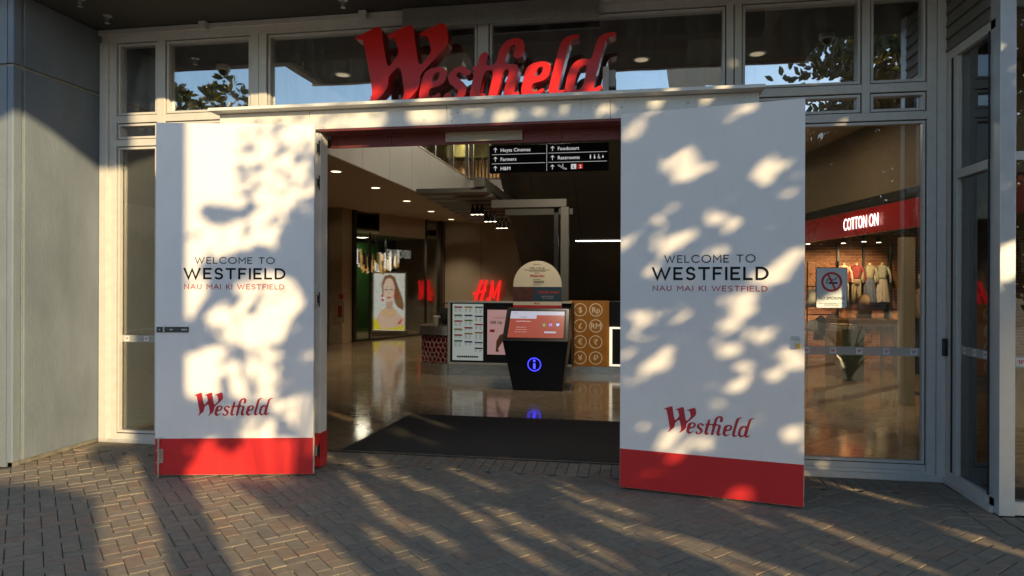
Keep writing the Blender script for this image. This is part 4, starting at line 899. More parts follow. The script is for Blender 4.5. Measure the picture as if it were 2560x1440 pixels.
MB().box(a0.x + .003, a0.x + .05, CXY - .03, CXY + .03, a0.z, a1.z).box(a0.x + .05, a0.x + 1.2, CXY - .03, CXY + .03, a0.z, a0.z + .03).box(a0.x + .05, a0.x + 1.2, CXY - .03, CXY + .03, a1.z - .03, a1.z).build('frame', LIT, lf)
MB().box(a0.x + .05, a0.x + 1.2, CXY, CXY + .5, a0.z + .031, a1.z - .031).build('infill', SBK, lf)

# ---- far shops through the doorway
BEI = mat('beige_shop_wall', (.46, .39, .29), .7, 0, .06, 2)
hm = thing('beige_shop_wall', 'beige shop wall behind the information desk carrying a red logo', 'wall', (-4.2, 15, 0))
MB().box(-5.75, -2.2, 15, 15.2, 0, 3.449).build('wall', BEI, hm)
for x in (-4.6, -3.4): MB().box(x, x + .012, 14.992, 14.999, 0, 3.4).build('joint', mat('wall_joint_dark', (.18, .15, .11), .8), hm)
MB().box(-5.9, -5.752, 14.5, 15.2, 0, 3.449).build('pilaster', mat('brown_pilaster', (.10, .08, .06), .6), hm)
hs0, hs1 = onY(1183, 750, 14.9), onY(1250, 704, 14.9)
hg = thing('red_shop_logo', 'bright red letters H and M on the beige shop wall', 'sign', (hs0.x, 14.9, hs0.z))
HF = (V((hs0.x, 14.93, hs0.z)), V((1, 0, 0)), V((0, -1, 0))); hw, hh_ = hs1.x - hs0.x, hs1.z - hs0.z
RL = mat('lit_red', (.6, .01, .01), .4, emit=(1, .02, .02), estr=.45)
def strok(poly, wd_, nm, d):
    mb = MB()
    for kk, q in enumerate(ribbon([(x * hw, z * hh_) for x, z in poly], wd_)): mb.prism([HF[0] + HF[1] * p.x + ZZ * p.y + HF[2] * (d + kk * .001) for p in q], HF[2] * .03)
    return mb.build(nm, RL, hg)
strok([(.08, 0), (.30, 1)], .09, 'letter', 0); strok([(.30, .0), (.48, 1)], .09, 'letter', .002); strok([(.02, .34), (.46, .52)], .07, 'letter', .004)
strok([(.52, .02), (.53, .08)], .06, 'ampersand', 0); strok([(.60, 0), (.72, 1)], .07, 'letter', 0); strok([(.725, .95), (.765, .12)], .055, 'letter', .003); strok([(.765, .12), (.965, .95)], .055, 'letter', .005); strok([(.91, 0), (1.0, 1)], .07, 'letter', .007)
# travertine column and jewellery shopfront
TRAV = mat('travertine', (.40, .31, .20), .45, 0, .18, 4, stretch=(2, 2, 14))
tc = thing('travertine_column', 'beige travertine column left of the jewellery shop', 'column', (-7.4, 10.8, 0))
MB().box(-8.6, -7.52, 10.45, 11.2, 0, 3.449).build('block', TRAV, tc, .006); MB().box(-7.515, -7.16, 10.40, 11.2, 0, 1.6).build('block', TRAV, tc, .006); MB().box(-7.515, -7.16, 10.40, 11.2, 1.605, 3.449).build('block', TRAV, tc, .006)
fh = onY(850, 780, 10.39)
fhc = thing('fire_hose_cabinet', 'beige fire hose cabinet with red mark on the column', 'cabinet', (fh.x, 10.39, fh.z))
MB().box(fh.x - .12, fh.x + .12, 10.37, 10.399, fh.z - .27, fh.z + .27).build('door', mat('cabinet_beige', (.36, .28, .19), .5), fhc, .004)
MB().box(fh.x - .05, fh.x + .06, 10.366, 10.3695, fh.z - .13, fh.z + .16).build('red_mark', mat('faded_red', (.30, .03, .03), .5, 0, .6, 30), fhc); MB().box(fh.x + .0, fh.x + .09, 10.35, 10.399, fh.z + .33, fh.z + .44).build('call_point', REDF, fhc)
jw = thing('jewellery_shopfront', 'glazed jewellery shopfront with dark green interior inside the mall', 'shopfront', (-6.4, 12.5, 0))
ja, jb = V((-7.14, 11.0, 0)), V((-5.76, 14.6, 0)); jt = (jb - ja).normalized(); jl = (jb - ja).length; jn = V((jt.y, -jt.x, 0)); JF = (ja, jt, jn)
def jbox(s0, s1, d0, d1, z0, z1, nm, m): return MB().ob(ja + jt * s0 + jn * d0 + ZZ * z0, jt * (s1 - s0), jn * (d1 - d0), ZZ * (z1 - z0)).build(nm, m, jw)
DBR = mat('dark_bronze', (.05, .038, .028), .45, .4)
jbox(0, .10, -.05, .05, 0, 3.449, 'mullion', DBR); jbox(jl - .12, jl, -.05, .05, 0, 3.449, 'mullion', DBR); jbox(jl * .17, jl * .17 + .02, -.02, .02, 0, 2.9, 'mullion', DBR); jbox(jl * .80, jl * .80 + .03, -.02, .02, 0, 3.44, 'mullion', DBR)
jbox(.1, jl - .12, -.02, -.01, .05, 2.86, 'pane', GLASSI); jbox(jl * .28, jl * .8, -.06, -.03, 2.86, 3.449, 'bulkhead', CEIL); jbox(.1, jl - .12, -.04, .04, 0, .05, 'sill', DBR)
GRN = mat('dark_green_wall', (.016, .06, .014), .2)
jbox(-.6, jl + .8, -3.1, -3.0, 0, 3.44, 'back_wall', GRN); jbox(jl * .45, jl * .95, -2.4, -2.3, 0, 2.8, 'display_wall', GRN); jbox(-.5, jl + .5, -3.0, -.1, 2.95, 3.0, 'shop_ceiling', mat('shop_ceiling_olive', (.16, .14, .06), .7))
mb = MB()
for kk, q in enumerate(ribbon([(-.1, 2.0), (.4, 2.0), (.75, 1.75), (.9, 1.3), (.9, .3)], .08)): mb.prism([ja + jt * p.x + ZZ * p.y - jn * 1.5 for p in q], jn * .05)
mb.build('teal_arch', mat('teal_trim', (.05, .22, .22), .4, emit=(.05, .3, .3), estr=.3), jw)
sp0 = onP(968, 644, ja - jn * .25, jn); sp1 = onP(1027, 632, ja - jn * .25, jn)
SF = (ja - jn * .25 - ZZ * 0, jt, jn); u0 = (sp0 - SF[0]).dot(jt); u1 = (sp1 - SF[0]).dot(jt)
LTS = mat('lit_letter_white', (.8, .8, .75), .4, emit=(1, .97, .88), estr=.4)
font_on('SWAROVSKI', SF, u0, sp0.z, onP(968, 622, SF[0], jn).z - sp0.z, LTS, jw, 'shop_name', s1=u1, d=.0)
ch = thing('crystal_chandelier', 'hanging crystal rod chandelier behind the jewellery shop name', 'chandelier', SF[0] + jt * ((u0 + u1) / 2) - jn * .6)
random.seed(11)
cm = [mat('crystal_gold_glow', (.45, .24, .06), .2, .6, emit=(.9, .5, .15), estr=.6), mat('crystal_dark', (.03, .015, .015), .2, .3), mat('crystal_clear_glow', (.6, .6, .58), .15, .3, emit=(1, .95, .85), estr=1.1), mat('crystal_red', (.10, .01, .015), .2)]  # emission puts sparkle into the gold and clear rods
cc = SF[0] + jt * ((u0 + u1) / 2 - .15) - jn * .7; zc = sp0.z
for kk in range(90):
    a_ = random.uniform(0, 2 * pi); r_ = random.uniform(.4, 1) * .75; x = cos(a_) * r_ * 1.15; y = sin(a_) * r_ * .6
    z0 = zc - .45 + abs(x) * .28 + random.uniform(-.05, .1); hgt = random.uniform(.22, .5)
    p = cc + jt * x + jn * y; w_ = .014
    MB().ob(V((p.x - w_, p.y - w_, z0)), V((2 * w_, 0, 0)), V((0, 2 * w_, 0)), V((0, 0, hgt))).build('crystal_rod', random.choices(cm, [3, 3, 3 if x > .2 else 1, 2])[0], ch)
for dx in (-.4, 0, .4): MB().tube([cc + jt * dx + ZZ * (zc + .2), cc + jt * dx + ZZ * 2.95], .012, 6).build('suspension_rod', STEELD, ch)
# poster of a woman wearing jewellery: flat lightbox print
po = thing('lightbox_poster', 'lit poster of a person wearing red and gold jewellery on a stand', 'poster', (-7, 13.5, 0))
pp = V((0, 13.2, 0)); b0, b1 = onY(931, 830, 13.2), onY(1018, 679, 13.2)
PF = (V((b0.x, 13.2, b0.z)), V((1, 0, 0)), V((0, -1, 0))); pw_, ph_ = b1.x - b0.x, b1.z - b0.z
def pm(n_, c): return mat('print_' + n_, c, .4, emit=c, estr=.8)
MB().ob(PF[0], V((pw_, 0, 0)), V((0, .05, 0)), V((0, 0, ph_))).build('lightbox', WHITE2, po); MB().ob(PF[0] + V((-.02, .02, -b0.z)), V((pw_ + .04, 0, 0)), V((0, .3, 0)), V((0, 0, b0.z))).build('base', DBR, po)
def pp_(pts, nm, m, d): fpoly(PF, [(pw_ * x, ph_ * y) for x, y in pts], d).build(nm, m, po)
pp_([(.05, .03), (.95, .03), (.95, .97), (.05, .97)], 'print', pm('pale', (.62, .60, .56)), .002)
pp_([(.30, .62), (.28, .80), (.36, .92), (.52, .955), (.66, .91), (.74, .78), (.86, .60), (.93, .45), (.90, .36), (.74, .42), (.66, .50), (.60, .66)], 'hair', pm('hair', (.20, .095, .04)), .004)
pp_([(.06, .04), (.94, .04), (.94, .24), (.74, .33), (.62, .40), (.38, .40), (.22, .32), (.10, .20)], 'shoulders', pm('skin', (.62, .42, .32)), .006)
pp_([(.05, .04), (.30, .04), (.18, .18), (.05, .24)], 'sleeve', pm('yellow', (.65, .50, .03)), .008); pp_([(.30, .04), (.94, .04), (.94, .12), (.60, .08)], 'sleeve', pm('yellow', (.65, .50, .03)), .008)
pp_([(.40, .38), (.62, .38), (.60, .55), (.42, .55)], 'neck', pm('neck', (.50, .32, .23)), .008)
pp_([(.33, .76), (.34, .62), (.40, .53), (.48, .495), (.56, .52), (.64, .61), (.66, .75), (.60, .86), (.50, .90), (.40, .86)], 'face', pm('skin2', (.70, .50, .40)), .010)
for x in (.42, .58): pp_([(x - .05, .70), (x, .718), (x + .05, .70), (x, .69)], 'eye', pm('dark', (.04, .025, .02)), .012); pp_([(x - .06, .745), (x, .765), (x + .06, .75), (x, .755)], 'brow', pm('brow', (.22, .11, .06)), .012)
pp_([(.47, .63), (.53, .63), (.515, .66), (.50, .70), (.485, .66)], 'nose', pm('nose', (.56, .36, .28)), .012); pp_([(.43, .575), (.50, .595), (.58, .575), (.50, .545)], 'mouth', pm('lips', (.50, .13, .13)), .012)
for x, z in ((.30, .60), (.31, .53), (.70, .64), (.71, .58), (.84, .20), (.80, .16)): pp_([(x + .04 * cos(a_), z + .022 * sin(a_)) for a_ in [i * pi / 4 for i in range(8)]], 'earring', pm('ruby', (.45, .02, .03)), .014)
for r_ in (.10, .14, .18):
    mb = MB()
    for q in ribbon([(pw_ * (.50 + r_ * 1.3 * cos(R(a_))), ph_ * (.42 + r_ * .9 * sin(R(a_)))) for a_ in range(200, 345, 12)], .02): mb.add([PF[0] + V((p.x, -.015, p.y)) for p in q], [(0, 1, 2, 3)])
    mb.build('necklace', pm('gold', (.50, .33, .06)), po)
pp_([(.60, .06), (.86, .12), (.90, .20), (.70, .17), (.58, .12)], 'hand', pm('skin3', (.60, .40, .30)), .013)
# dark shop behind the desk at right, ceiling light strip
ds = thing('dark_shop_wall', 'dark shop interior wall behind the currency panel', 'wall', (0, 14, 0))
MB().box(-2.2, 2.4, 14, 14.2, 0, 3.6).build('wall', mat('near_black_wall', (.02, .018, .016), .6), ds); MB().box(-2.1, 2.4, 13.4, 13.99, 1.05, 1.12).build('shelf', DBR, ds)
random.seed(2)
gc = [(.45, .05, .22), (.15, .28, .40), (.45, .45, .42), (.05, .05, .06), (.25, .22, .18), (.3, .08, .05), (.10, .12, .2)]
for kk in range(12):
    x = -1.9 + kk * .2; h_ = random.uniform(.25, .5)
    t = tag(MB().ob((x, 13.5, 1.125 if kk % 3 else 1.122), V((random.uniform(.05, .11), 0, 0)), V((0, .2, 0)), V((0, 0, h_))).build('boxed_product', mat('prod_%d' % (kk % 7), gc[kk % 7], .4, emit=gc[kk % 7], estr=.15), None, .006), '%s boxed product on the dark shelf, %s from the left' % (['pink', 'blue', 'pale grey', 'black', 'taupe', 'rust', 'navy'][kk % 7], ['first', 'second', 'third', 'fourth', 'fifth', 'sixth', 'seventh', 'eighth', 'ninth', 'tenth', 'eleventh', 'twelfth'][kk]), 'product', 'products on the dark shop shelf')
ls = thing('strip_light', 'long white ceiling strip light behind the right leaf edge', 'strip light', (-.2, 9, 2.9))
b0 = onY(1440, 603, 9); b1 = onY(1600, 612, 9)
MB().box(b0.x, b0.x + 3, 8.9, 9.0, b0.z - .008, b0.z + .008).build('tube', mat('strip_glow', (1, 1, 1), .4, emit=(1, .97, .9), estr=3), ls); MB().box(b0.x, b0.x + 3, 8.88, 9.02, b0.z + .009, b0.z + .04).build('housing', BLACK, ls)

# ================================================================== CLOTHING SHOP SEEN THROUGH THE RIGHT-HAND GLASS
f0, f1 = V((2.51, 4.62, 0)), V((2.97, 1.75, 0)); ft = (f1 - f0).normalized(); fn_ = V((ft.y, -ft.x, 0)); FL = (f1 - f0).length
if fn_.x > 0: fn_ = -fn_
shp = thing('clothing_shopfront', 'clothing shopfront with red fascia and lit white name inside the mall', 'shopfront', f0)
zb0, zb1 = 2.16, 2.46
REDB = mat('red_fascia', (.42, .014, .014), .28, 0, .1, 2)
MB().ob(f0 - ft * 1.2 + ZZ * zb0, ft * (FL + 3.0), -fn_ * .08, ZZ * (zb1 - zb0)).build('fascia', REDB, shp); MB().ob(f0 - ft * 1.2 + ZZ * (zb1 + .001), ft * (FL + 3.0), -fn_ * .05, ZZ * (3.448 - zb1)).build('upper_fascia', mat('shop_upper', (.20, .145, .085), .6), shp)
MB().ob(f0 - ft * 1.2 + ZZ * (zb1 + .02) + fn_ * .001, ft * (FL + 3.0), fn_ * .02, ZZ * .10).build('dark_band', mat('dark_band', (.02, .018, .015), .5), shp)
CTF = (V((f0.x, f0.y, 0)) + fn_ * .01, ft, fn_)
a = onP(2113, 577, f0, fn_); b = onP(2200, 530, f0, fn_); ua, ub = (a - f0).dot(ft), (b - f0).dot(ft)
zl = onP(2113, 577, f0, fn_).z; zh_ = onP(2113, 548, f0, fn_).z
font_on('COTTON ON', CTF, ua, zl, zh_ - zl, mat('lit_sign_white', (.9, .9, .88), .4, emit=(1, 1, .96), estr=1.4), shp, 'shop_name', s1=ub, d=.012, bold=.006)
cpx = onY(2255, 700, 3.6).x; MB().box(cpx, cpx + .16, 3.6, 3.75, 0, zb0).build('post', mat('shop_post', (.30, .24, .15), .5), shp, .004)
cpx2 = onY(2290, 700, 2.9).x; MB().box(cpx2 + .12, cpx2 + .2, 2.9, 2.95, 0, zb0).build('side_wall', mat('shop_side', (.10, .08, .055), .7), shp)
MB().box(2.3, 8.5, 9.3, 9.4, 0, 3.44).build('mortar_wall', mat('mortar', (.36, .25, .15), .9, 0, .15, 20), shp)
BRK = [mat('shop_brick_%d' % i, c, .8, 0, .25, 25, .2, 90) for i, c in enumerate([(.20, .075, .03), (.24, .095, .04), (.16, .055, .025), (.22, .10, .05)])]
bl, bh_ = .20, .062; bm = []
for m in BRK:
    me = MB().box(-bl / 2 + .006, bl / 2 - .006, -.018, .01, -bh_ / 2 + .005, bh_ / 2 - .005).mesh('brick'); me.materials.append(m); bm.append(me)
bs = []
for r_ in range(45):
    for c_ in range(26): bs.append((3.2 + c_ * bl + (bl / 2 if r_ % 2 else 0), 2.72 - r_ * bh_))
bs.sort(key=lambda q: abs(q[0] - 4.45) * .5 + abs(q[1] - 1.9))
rest = MB(); ri = []; random.seed(4)
bw_ = MB().box(3.1, 3.11, 9.29, 9.299, 0, .01)
for kk, (x, z) in enumerate(bs):
    mi = random.randrange(4); M = Matrix.Translation((x, 9.295 + random.uniform(-.004, .004), z))
    if kk < 300:
        o = bpy.data.objects.new('brick', bm[mi]); COL.objects.link(o); o.parent = shp; o.matrix_parent_inverse = Matrix.Translation(-shp.location); o.matrix_basis = M
    else:
        n0 = len(rest.f); rest.add([M @ v.co for v in bm[mi].vertices], [tuple(p.vertices) for p in bm[mi].polygons]); ri += [mi] * (len(rest.f) - n0)
o = rest.build('bricks', BRK[0], shp); o['kind'] = 'stuff'
for m in BRK[1:]: o.data.materials.append(m)
for p_, mi in zip(o.data.polygons, ri): p_.material_index = mi
for px in (2096, 2160, 2225): x = onY(px, 700, 9.2).x; MB().box(x - .02, x + .02, 9.2, 9.27, .6, 2.4).build('wall_rail', BLACK, shp)
MB().box(3.2, 6.0, 8.1, 8.14, 2.52, 2.56).build('light_track', BLACK, shp)
for px, py in ((2108, 604), (2160, 600), (2197, 602), (2020, 606)):
    p = onY(px, py, 8.1); h = MB().lathe((p.x, 8.1, p.z - .03), [(.05, 0), (.05, .1), (.02, .13)], 12).build('track_light', BLACK, shp); MB().lathe((p.x, 8.1, p.z - .033), [(.042, 0), (.042, .002)], 12).build('lens', EMS, h)
    l = bpy.data.lights.new('track_lamp', 'SPOT'); l.energy = 60; l.spot_size = R(80); l.spot_blend = .7; l.color = (1, .72, .40); l.shadow_soft_size = .05
    lo = bpy.data.objects.new('track_lamp', l); COL.objects.link(lo); lo.location = (p.x, 8.06, p.z - .05); lo.rotation_euler = (R(52), 0, 0)
def rings(mb, rs, seg=14, cap=True):     # rs: (cx,cy,z,rx,ry)
    k = len(mb.v)
    for cx, cy, z, rx, ry in rs:
        for j in range(seg): mb.v.append(V((cx + rx * cos(2 * pi * j / seg), cy + ry * sin(2 * pi * j / seg), z)))
    for i in range(len(rs) - 1):
        for j in range(seg): mb.f.append((k + i * seg + j, k + (i + 1) * seg + j, k + (i + 1) * seg + (j + 1) % seg, k + i * seg + (j + 1) % seg))
    if cap: mb.f.append(tuple(k + j for j in range(seg))); mb.f.append(tuple(k + (len(rs) - 1) * seg + j for j in range(seg))[::-1])
    return mb
def dressform(x, y, zs, lab, ct, cb_, skirt=False, hood=False, k=.52):
    t = thing('mannequin', lab, 'mannequin', (x, y, zs - 1.5 * k), 'dressed shop mannequins')
    fm = mat('form_beige', (.30, .19, .12), .5)
    def rg(L, n_=14): return rings(MB(), [(x + a_ * k, y + b_ * k, zs + c_ * k, d_ * k, e_ * k) for a_, b_, c_, d_, e_ in L], n_)
    rg([(0, 0, .10, .05, .05), (0, 0, .03, .055, .055), (0, 0, -.02, .10, .07)]).build('neck', fm, t, smooth=True)
    mt_ = mat('cloth_%02d%02d%02d' % tuple(int(c * 99) for c in ct), ct, .9, 0, .3, 24, .4, 60); mb_ = mat('cloth_%02d%02d%02d' % tuple(int(c * 99) for c in cb_), cb_, .9, 0, .3, 24, .4, 60, stretch=(3, 3, .4))
    mb = rg([(0, 0, .02, .07, .06), (0, 0, -.02, .14, .08), (0, 0, -.07, .185, .10), (0, 0, -.20, .17, .12), (0, 0, -.38, .135, .10), (0, 0, -.52, .165, .115)], 16)
    for s_ in (-1, 1): mb.tube([(x + s_ * .15 * k, y, zs - .05 * k), (x + s_ * .25 * k, y - .02 * k, zs - .25 * k), (x + s_ * .28 * k, y - .04 * k, zs - .45 * k), (x + s_ * .27 * k, y - .10 * k, zs - .66 * k)], [.062 * k, .055 * k, .046 * k, .036 * k], 10)
    mb.build('top', mt_, t, smooth=True)
    if skirt:
        mb = MB(); n_ = 24; L = [(-.48, .145), (-.62, .17), (-.9, .205), (-1.4, .25)]; k0 = len(mb.v)
        for z_, r_ in L:
            for j in range(n_): q = r_ * (1 + .09 * (j % 2) * (-z_)); mb.v.append(V((x + q * k * cos(2 * pi * j / n_), y + .65 * q * k * sin(2 * pi * j / n_), zs + z_ * k)))
        for i in range(len(L) - 1):
            for j in range(n_): mb.f.append((i * n_ + j, (i + 1) * n_ + j, (i + 1) * n_ + (j + 1) % n_, i * n_ + (j + 1) % n_))
        mb.build('skirt', mb_, t)
    else:
        mb = rg([(0, 0, -.48, .15, .11), (0, 0, -.64, .18, .12), (0, 0, -.76, .17, .11)], 16)
        for s_ in (-1, 1): mb.tube([(x + s_ * .085 * k, y, zs - .70 * k), (x + s_ * .10 * k, y, zs - 1.1 * k), (x + s_ * .115 * k, y, zs - 1.5 * k)], [.095 * k, .085 * k, .095 * k], 12)
        mb.build('trousers', mb_, t, smooth=True)
    if hood: rg([(0, 0, .03, .07, .08), (0, 0, .12, .095, .11), (0, 0, .22, .10, .115), (0, 0, .30, .07, .08), (0, 0, .33, .02, .02)]).build('hood', mt_, t, smooth=True)
    if not hood: MB().box(x - .008, x + .008, y + .03, 9.26, zs - .16, zs - .145).build('wall_arm', STEELD, t)
    else: MB().tube([(x, y, 0.0), (x, y, zs - 1.3 * k)], .02).lathe((x, y, 0), [(.16, 0), (.16, .015)]).build('stand', STEELD, t)
for px, lab, ct, cb_, sk in ((2110, 'headless mannequin in peach top behind the no smoking sign', (.46, .23, .14), (.14, .11, .07), False), (2141, 'headless mannequin in maroon top and brown trousers by brick wall', (.13, .015, .015), (.12, .09, .05), False), (2174, 'headless mannequin in pale khaki top and long blue skirt', (.17, .15, .09), (.05, .06, .09), True), (2206, 'headless mannequin in grey top and pale skirt nearest the post', (.16, .16, .12), (.22, .19, .16), True)):
    x = onY(px, 660, 8.9).x; dressform(x, 8.9, onY(px, 664, 8.9).z, lab, ct, cb_, sk)
hx = onY(2312, 720, 4.6).x; dressform(hx, 4.6, onY(2312, 722, 4.6).z, 'mannequin in beige hooded jumper and black trousers at shop edge', (.42, .30, .17), (.015, .015, .018), hood=True, k=.8)
def garment(px, py0, py1, Y, c, lab):
    a = onY(px, py0, Y); b = onY(px, py1, Y); t = thing('hanging_garment', lab, 'clothes', (a.x, Y, b.z), 'clothes on the shop rack'); random.seed(px)
    m = mat('garm_%d' % px, c, .9, 0, .2, 20, .3, 60); h = a.z - b.z
    rings(MB(), [(a.x, Y, a.z, .03, .05), (a.x, Y, a.z - h * .12, .10, .06)] + [(a.x + random.uniform(-.015, .015), Y, a.z - h * f_, .09 + .05 * f_, .06) for f_ in (.4, .7, 1.)], 12).build('cloth', m, t, smooth=True)
    mb = MB().tube([(a.x, Y, a.z - .01), (a.x, Y, a.z + .05)], .006, 6).build('hook', STEELD, t)
for px, y0, y1, c, lab in ((2032, 722, 768, (.34, .31, .27), 'cream garment on upper rack left of the no smoking sign'), (2034, 800, 828, (.40, .37, .33), 'white top on lower rack left below the no smoking sign'), (2052, 790, 850, (.012, .012, .014), 'long black garment on rack below the no smoking sign'), (2080, 786, 828, (.25, .13, .125), 'dusty pink dress on rack under the no smoking sign'), (2160, 735, 800, (.20, .12, .06), 'brown patterned top on rack in front of skirts')):
    garment(px, y0, y1, 8.2, c, lab)
rk = thing('clothes_rack', 'black metal clothes rack left of the brick wall display', 'rack', (3.6, 8.2, 0)); x0 = onY(2018, 720, 8.2).x; x1 = onY(2095, 720, 8.2).x
for z in (onY(2032, 716, 8.2).z, onY(2034, 786, 8.2).z): MB().tube([(x0, 8.2, z), (x1, 8.2, z)], .012).build('rail', BLACK, rk)
for x in (x0, x1): MB().tube([(x, 8.2, 0), (x, 8.2, 2.0)], .014).build('upright', BLACK, rk)
x1 = onY(2190, 735, 8.2).x
tb = thing('display_table', 'brown timber display table with folded clothes in the shop', 'table', (4.4, 6.9, 0)); ta, tb_ = onY(2100, 800, 7.2).x, onY(2254, 800, 7.2).x; tz = onY(2150, 800, 7.2).z
WD = mat('brown_timber', (.22, .11, .035), .4, 0, .2, 6, stretch=(1, 6, 6))
MB().box(ta, tb_, 7.2, 8.0, tz - .12, tz).build('top', WD, tb, .004)
for x in (ta + .05, tb_ - .1): 
    for y in (7.25, 7.9): MB().box(x, x + .06, y, y + .06, 0, tz - .121).build('leg', WD, tb)
lt = thing('folded_clothes_block', 'low timber block with beige folded clothes and a dark bag', 'display block', (3.8, 6.4, 0)); la, lb_ = onY(2088, 850, 6.2).x, onY(2150, 850, 6.2).x; lz = onY(2100, 828, 6.2).z
MB().box(la, lb_, 6.2, 6.8, 0, lz).build('block', WD, lt, .004)
for kk in range(4): MB().box(la + .02, la + .34, 6.22, 6.6, lz + .001 + kk * .028, lz + .027 + kk * .028).build('folded_cloth', mat('fold_%d' % kk, [(.42, .30, .17), (.38, .28, .18), (.45, .36, .24), (.36, .24, .13)][kk], .9), lt, .008)
dg = thing('dark_striped_bag', 'large dark green bag standing in front of the table', 'bag', (4.1, 5.9, 0)); ga, gb_ = onY(2118, 870, 5.8), onY(2160, 825, 5.8)
MB().add([(ga.x, 5.8, .0), (gb_.x, 5.8, .0), (gb_.x, 6.05, .0), (ga.x, 6.05, .0), (ga.x - .02, 5.84, gb_.z), (gb_.x + .02, 5.84, gb_.z), (gb_.x + .02, 6.0, gb_.z), (ga.x - .02, 6.0, gb_.z)], [(3, 2, 1, 0), (4, 5, 6, 7), (0, 1, 5, 4), (1, 2, 6, 5), (2, 3, 7, 6), (3, 0, 4, 7)]).build('sack', mat('bag_olive', (.02, .028, .02), .7, 0, .5, 30, stretch=(10, 1, .3)), dg)
for y in (5.83, 6.01): MB().tube([(ga.x + .06, y, gb_.z - .02), (ga.x + .08, y, gb_.z + .1), (gb_.x - .08, y, gb_.z + .1), (gb_.x - .06, y, gb_.z - .02)], .01, 6).build('handle', BLACK, dg)
# added fill lamps without fixtures, they brighten the mall interior
for x, y, z, e, rx in ((-1.0, 3.35, 3.92, 46, 38), (-3.2, 18.8, 7.0, 260, 0), (-1.2, 7.5, 8.6, 120, 0), (1.7, 2.4, 3.38, 13, 0), (-7.9, 13.6, 2.9, 65, 0)):
    l = bpy.data.lights.new('fill_lamp', 'AREA'); l.energy = e * .7; l.shape = 'DISK'; l.size = .5; l.color = (1, .86, .66)
    lo = bpy.data.objects.new('fill_lamp', l); COL.objects.link(lo); lo.location = (x, y, z); lo.rotation_euler = (R(rx), 0, 0)

# ================================================================== OUTSIDE, BEHIND THE CAMERA (shade and reflections)
US = V((cos(SUN_AZ), sin(SUN_AZ), 0)); VS = US.cross(LD)
if VS.z < 0: VS = -VS
def uv(p): return (p.dot(US), p.dot(VS))
LPn, RPn = frl[2], frr[2]
def sL(px, py): return uv(onP(px, py, frl[0], LPn))
def sR(px, py): return uv(onP(px, py, frr[0], RPn))
def sG(px, py): return uv(onZ(px, py, 0))
def sW(px, py): return uv(onX(px, py, WX))
def sF(px, py, y=0.): return uv(onY(px, py, y))
POLY = []
def lit(fn, pts): POLY.append([fn(*p) for p in pts])
lit(sW, [(-20, 275), (62, 285), (130, 330), (200, 385), (264, 432), (262, 1100), (-20, 1190)])
lit(sF, [(266, 440), (392, 408), (392, 1000), (340, 1105), (262, 1100)])
lit(sG, [(-20, 1190), (60, 1163), (225, 1110), (205, 1150), (240, 1165), (300, 1175), (310, 1150), (335, 1145), (350, 1175), (372, 1240), (403, 1345), (420, 1440), (420, 1500), (290, 1500), (262, 1400), (246, 1222), (120, 1210), (-20, 1195)])
lit(sL, [(440, 300), (660, 300), (672, 330), (700, 345), (716, 380), (717, 410), (700, 440), (680, 450), (676, 470), (650, 478), (645, 488), (615, 492), (600, 515), (583, 512), (560, 500), (520, 500), (497, 512), (490, 530), (440, 532)])
lit(sL, [(720, 300), (800, 300), (800, 370), (770, 385), (725, 372), (705, 350)])
lit(sL, [(738, 425), (762, 420), (766, 440), (785, 452), (785, 480), (745, 500), (705, 500), (684, 488), (700, 472), (715, 455)])
lit(sL, [(440, 538), (494, 540), (515, 560), (560, 572), (610, 556), (650, 530), (690, 516), (712, 530), (706, 550), (690, 560), (690, 592), (668, 612), (640, 598), (615, 622), (560, 626), (530, 645), (500, 648), (440, 690)])
lit(sL, [(440, 690), (520, 700), (500, 740), (478, 790), (440, 790)])
lit(sL, [(605, 700), (690, 690), (735, 712), (752, 760), (742, 785), (715, 800), (700, 860), (660, 850), (640, 868), (590, 862), (548, 828), (520, 780), (560, 762), (615, 752)])
lit(sL, [(460, 895), (500, 882), (538, 905), (548, 950), (540, 985), (490, 990), (460, 960)])
lit(sL, [(525, 868), (552, 868), (556, 895), (530, 898)])
lit(sL, [(575, 920), (620, 912), (660, 880), (695, 890), (690, 940), (690, 985), (640, 1000), (588, 985)])
lit(sL, [(725, 1000), (790, 985), (790, 1110), (740, 1070)]); lit(sL, [(590, 1060), (640, 1050), (690, 1060), (660, 1095), (600, 1090)])
lit(sL, [(466, 1200), (476, 1165), (520, 1122), (555, 1125), (573, 1152), (610, 1112), (650, 1100), (720, 1098), (770, 1100), (785, 1125), (742, 1150), (720, 1200)])
lit(sG, [(469, 1187), (560, 1187), (600, 1230), (640, 1250), (690, 1300), (760, 1332), (880, 1345), (930, 1385), (900, 1420), (980, 1500), (650, 1500), (605, 1437), (522, 1290), (485, 1210)])
def bm_(px, py): return sF(px, py, -.65)
lit(bm_, [(520, 285), (800, 270), (950, 262), (950, 318), (540, 330)]); lit(bm_, [(1040, 262), (1120, 280), (1110, 305), (1030, 300)])
SPOT = []
def spot(fn, *L):
    for x, y, rx, ry in L:
        c = fn(x, y); ru = abs(fn(x + rx, y)[0] - fn(x - rx, y)[0]) / 2; rv = abs(fn(x, y + ry)[1] - fn(x, y - ry)[1]) / 2
        SPOT.append((c[0], c[1], max(.031, ru - .033), max(.030, rv - .033)))
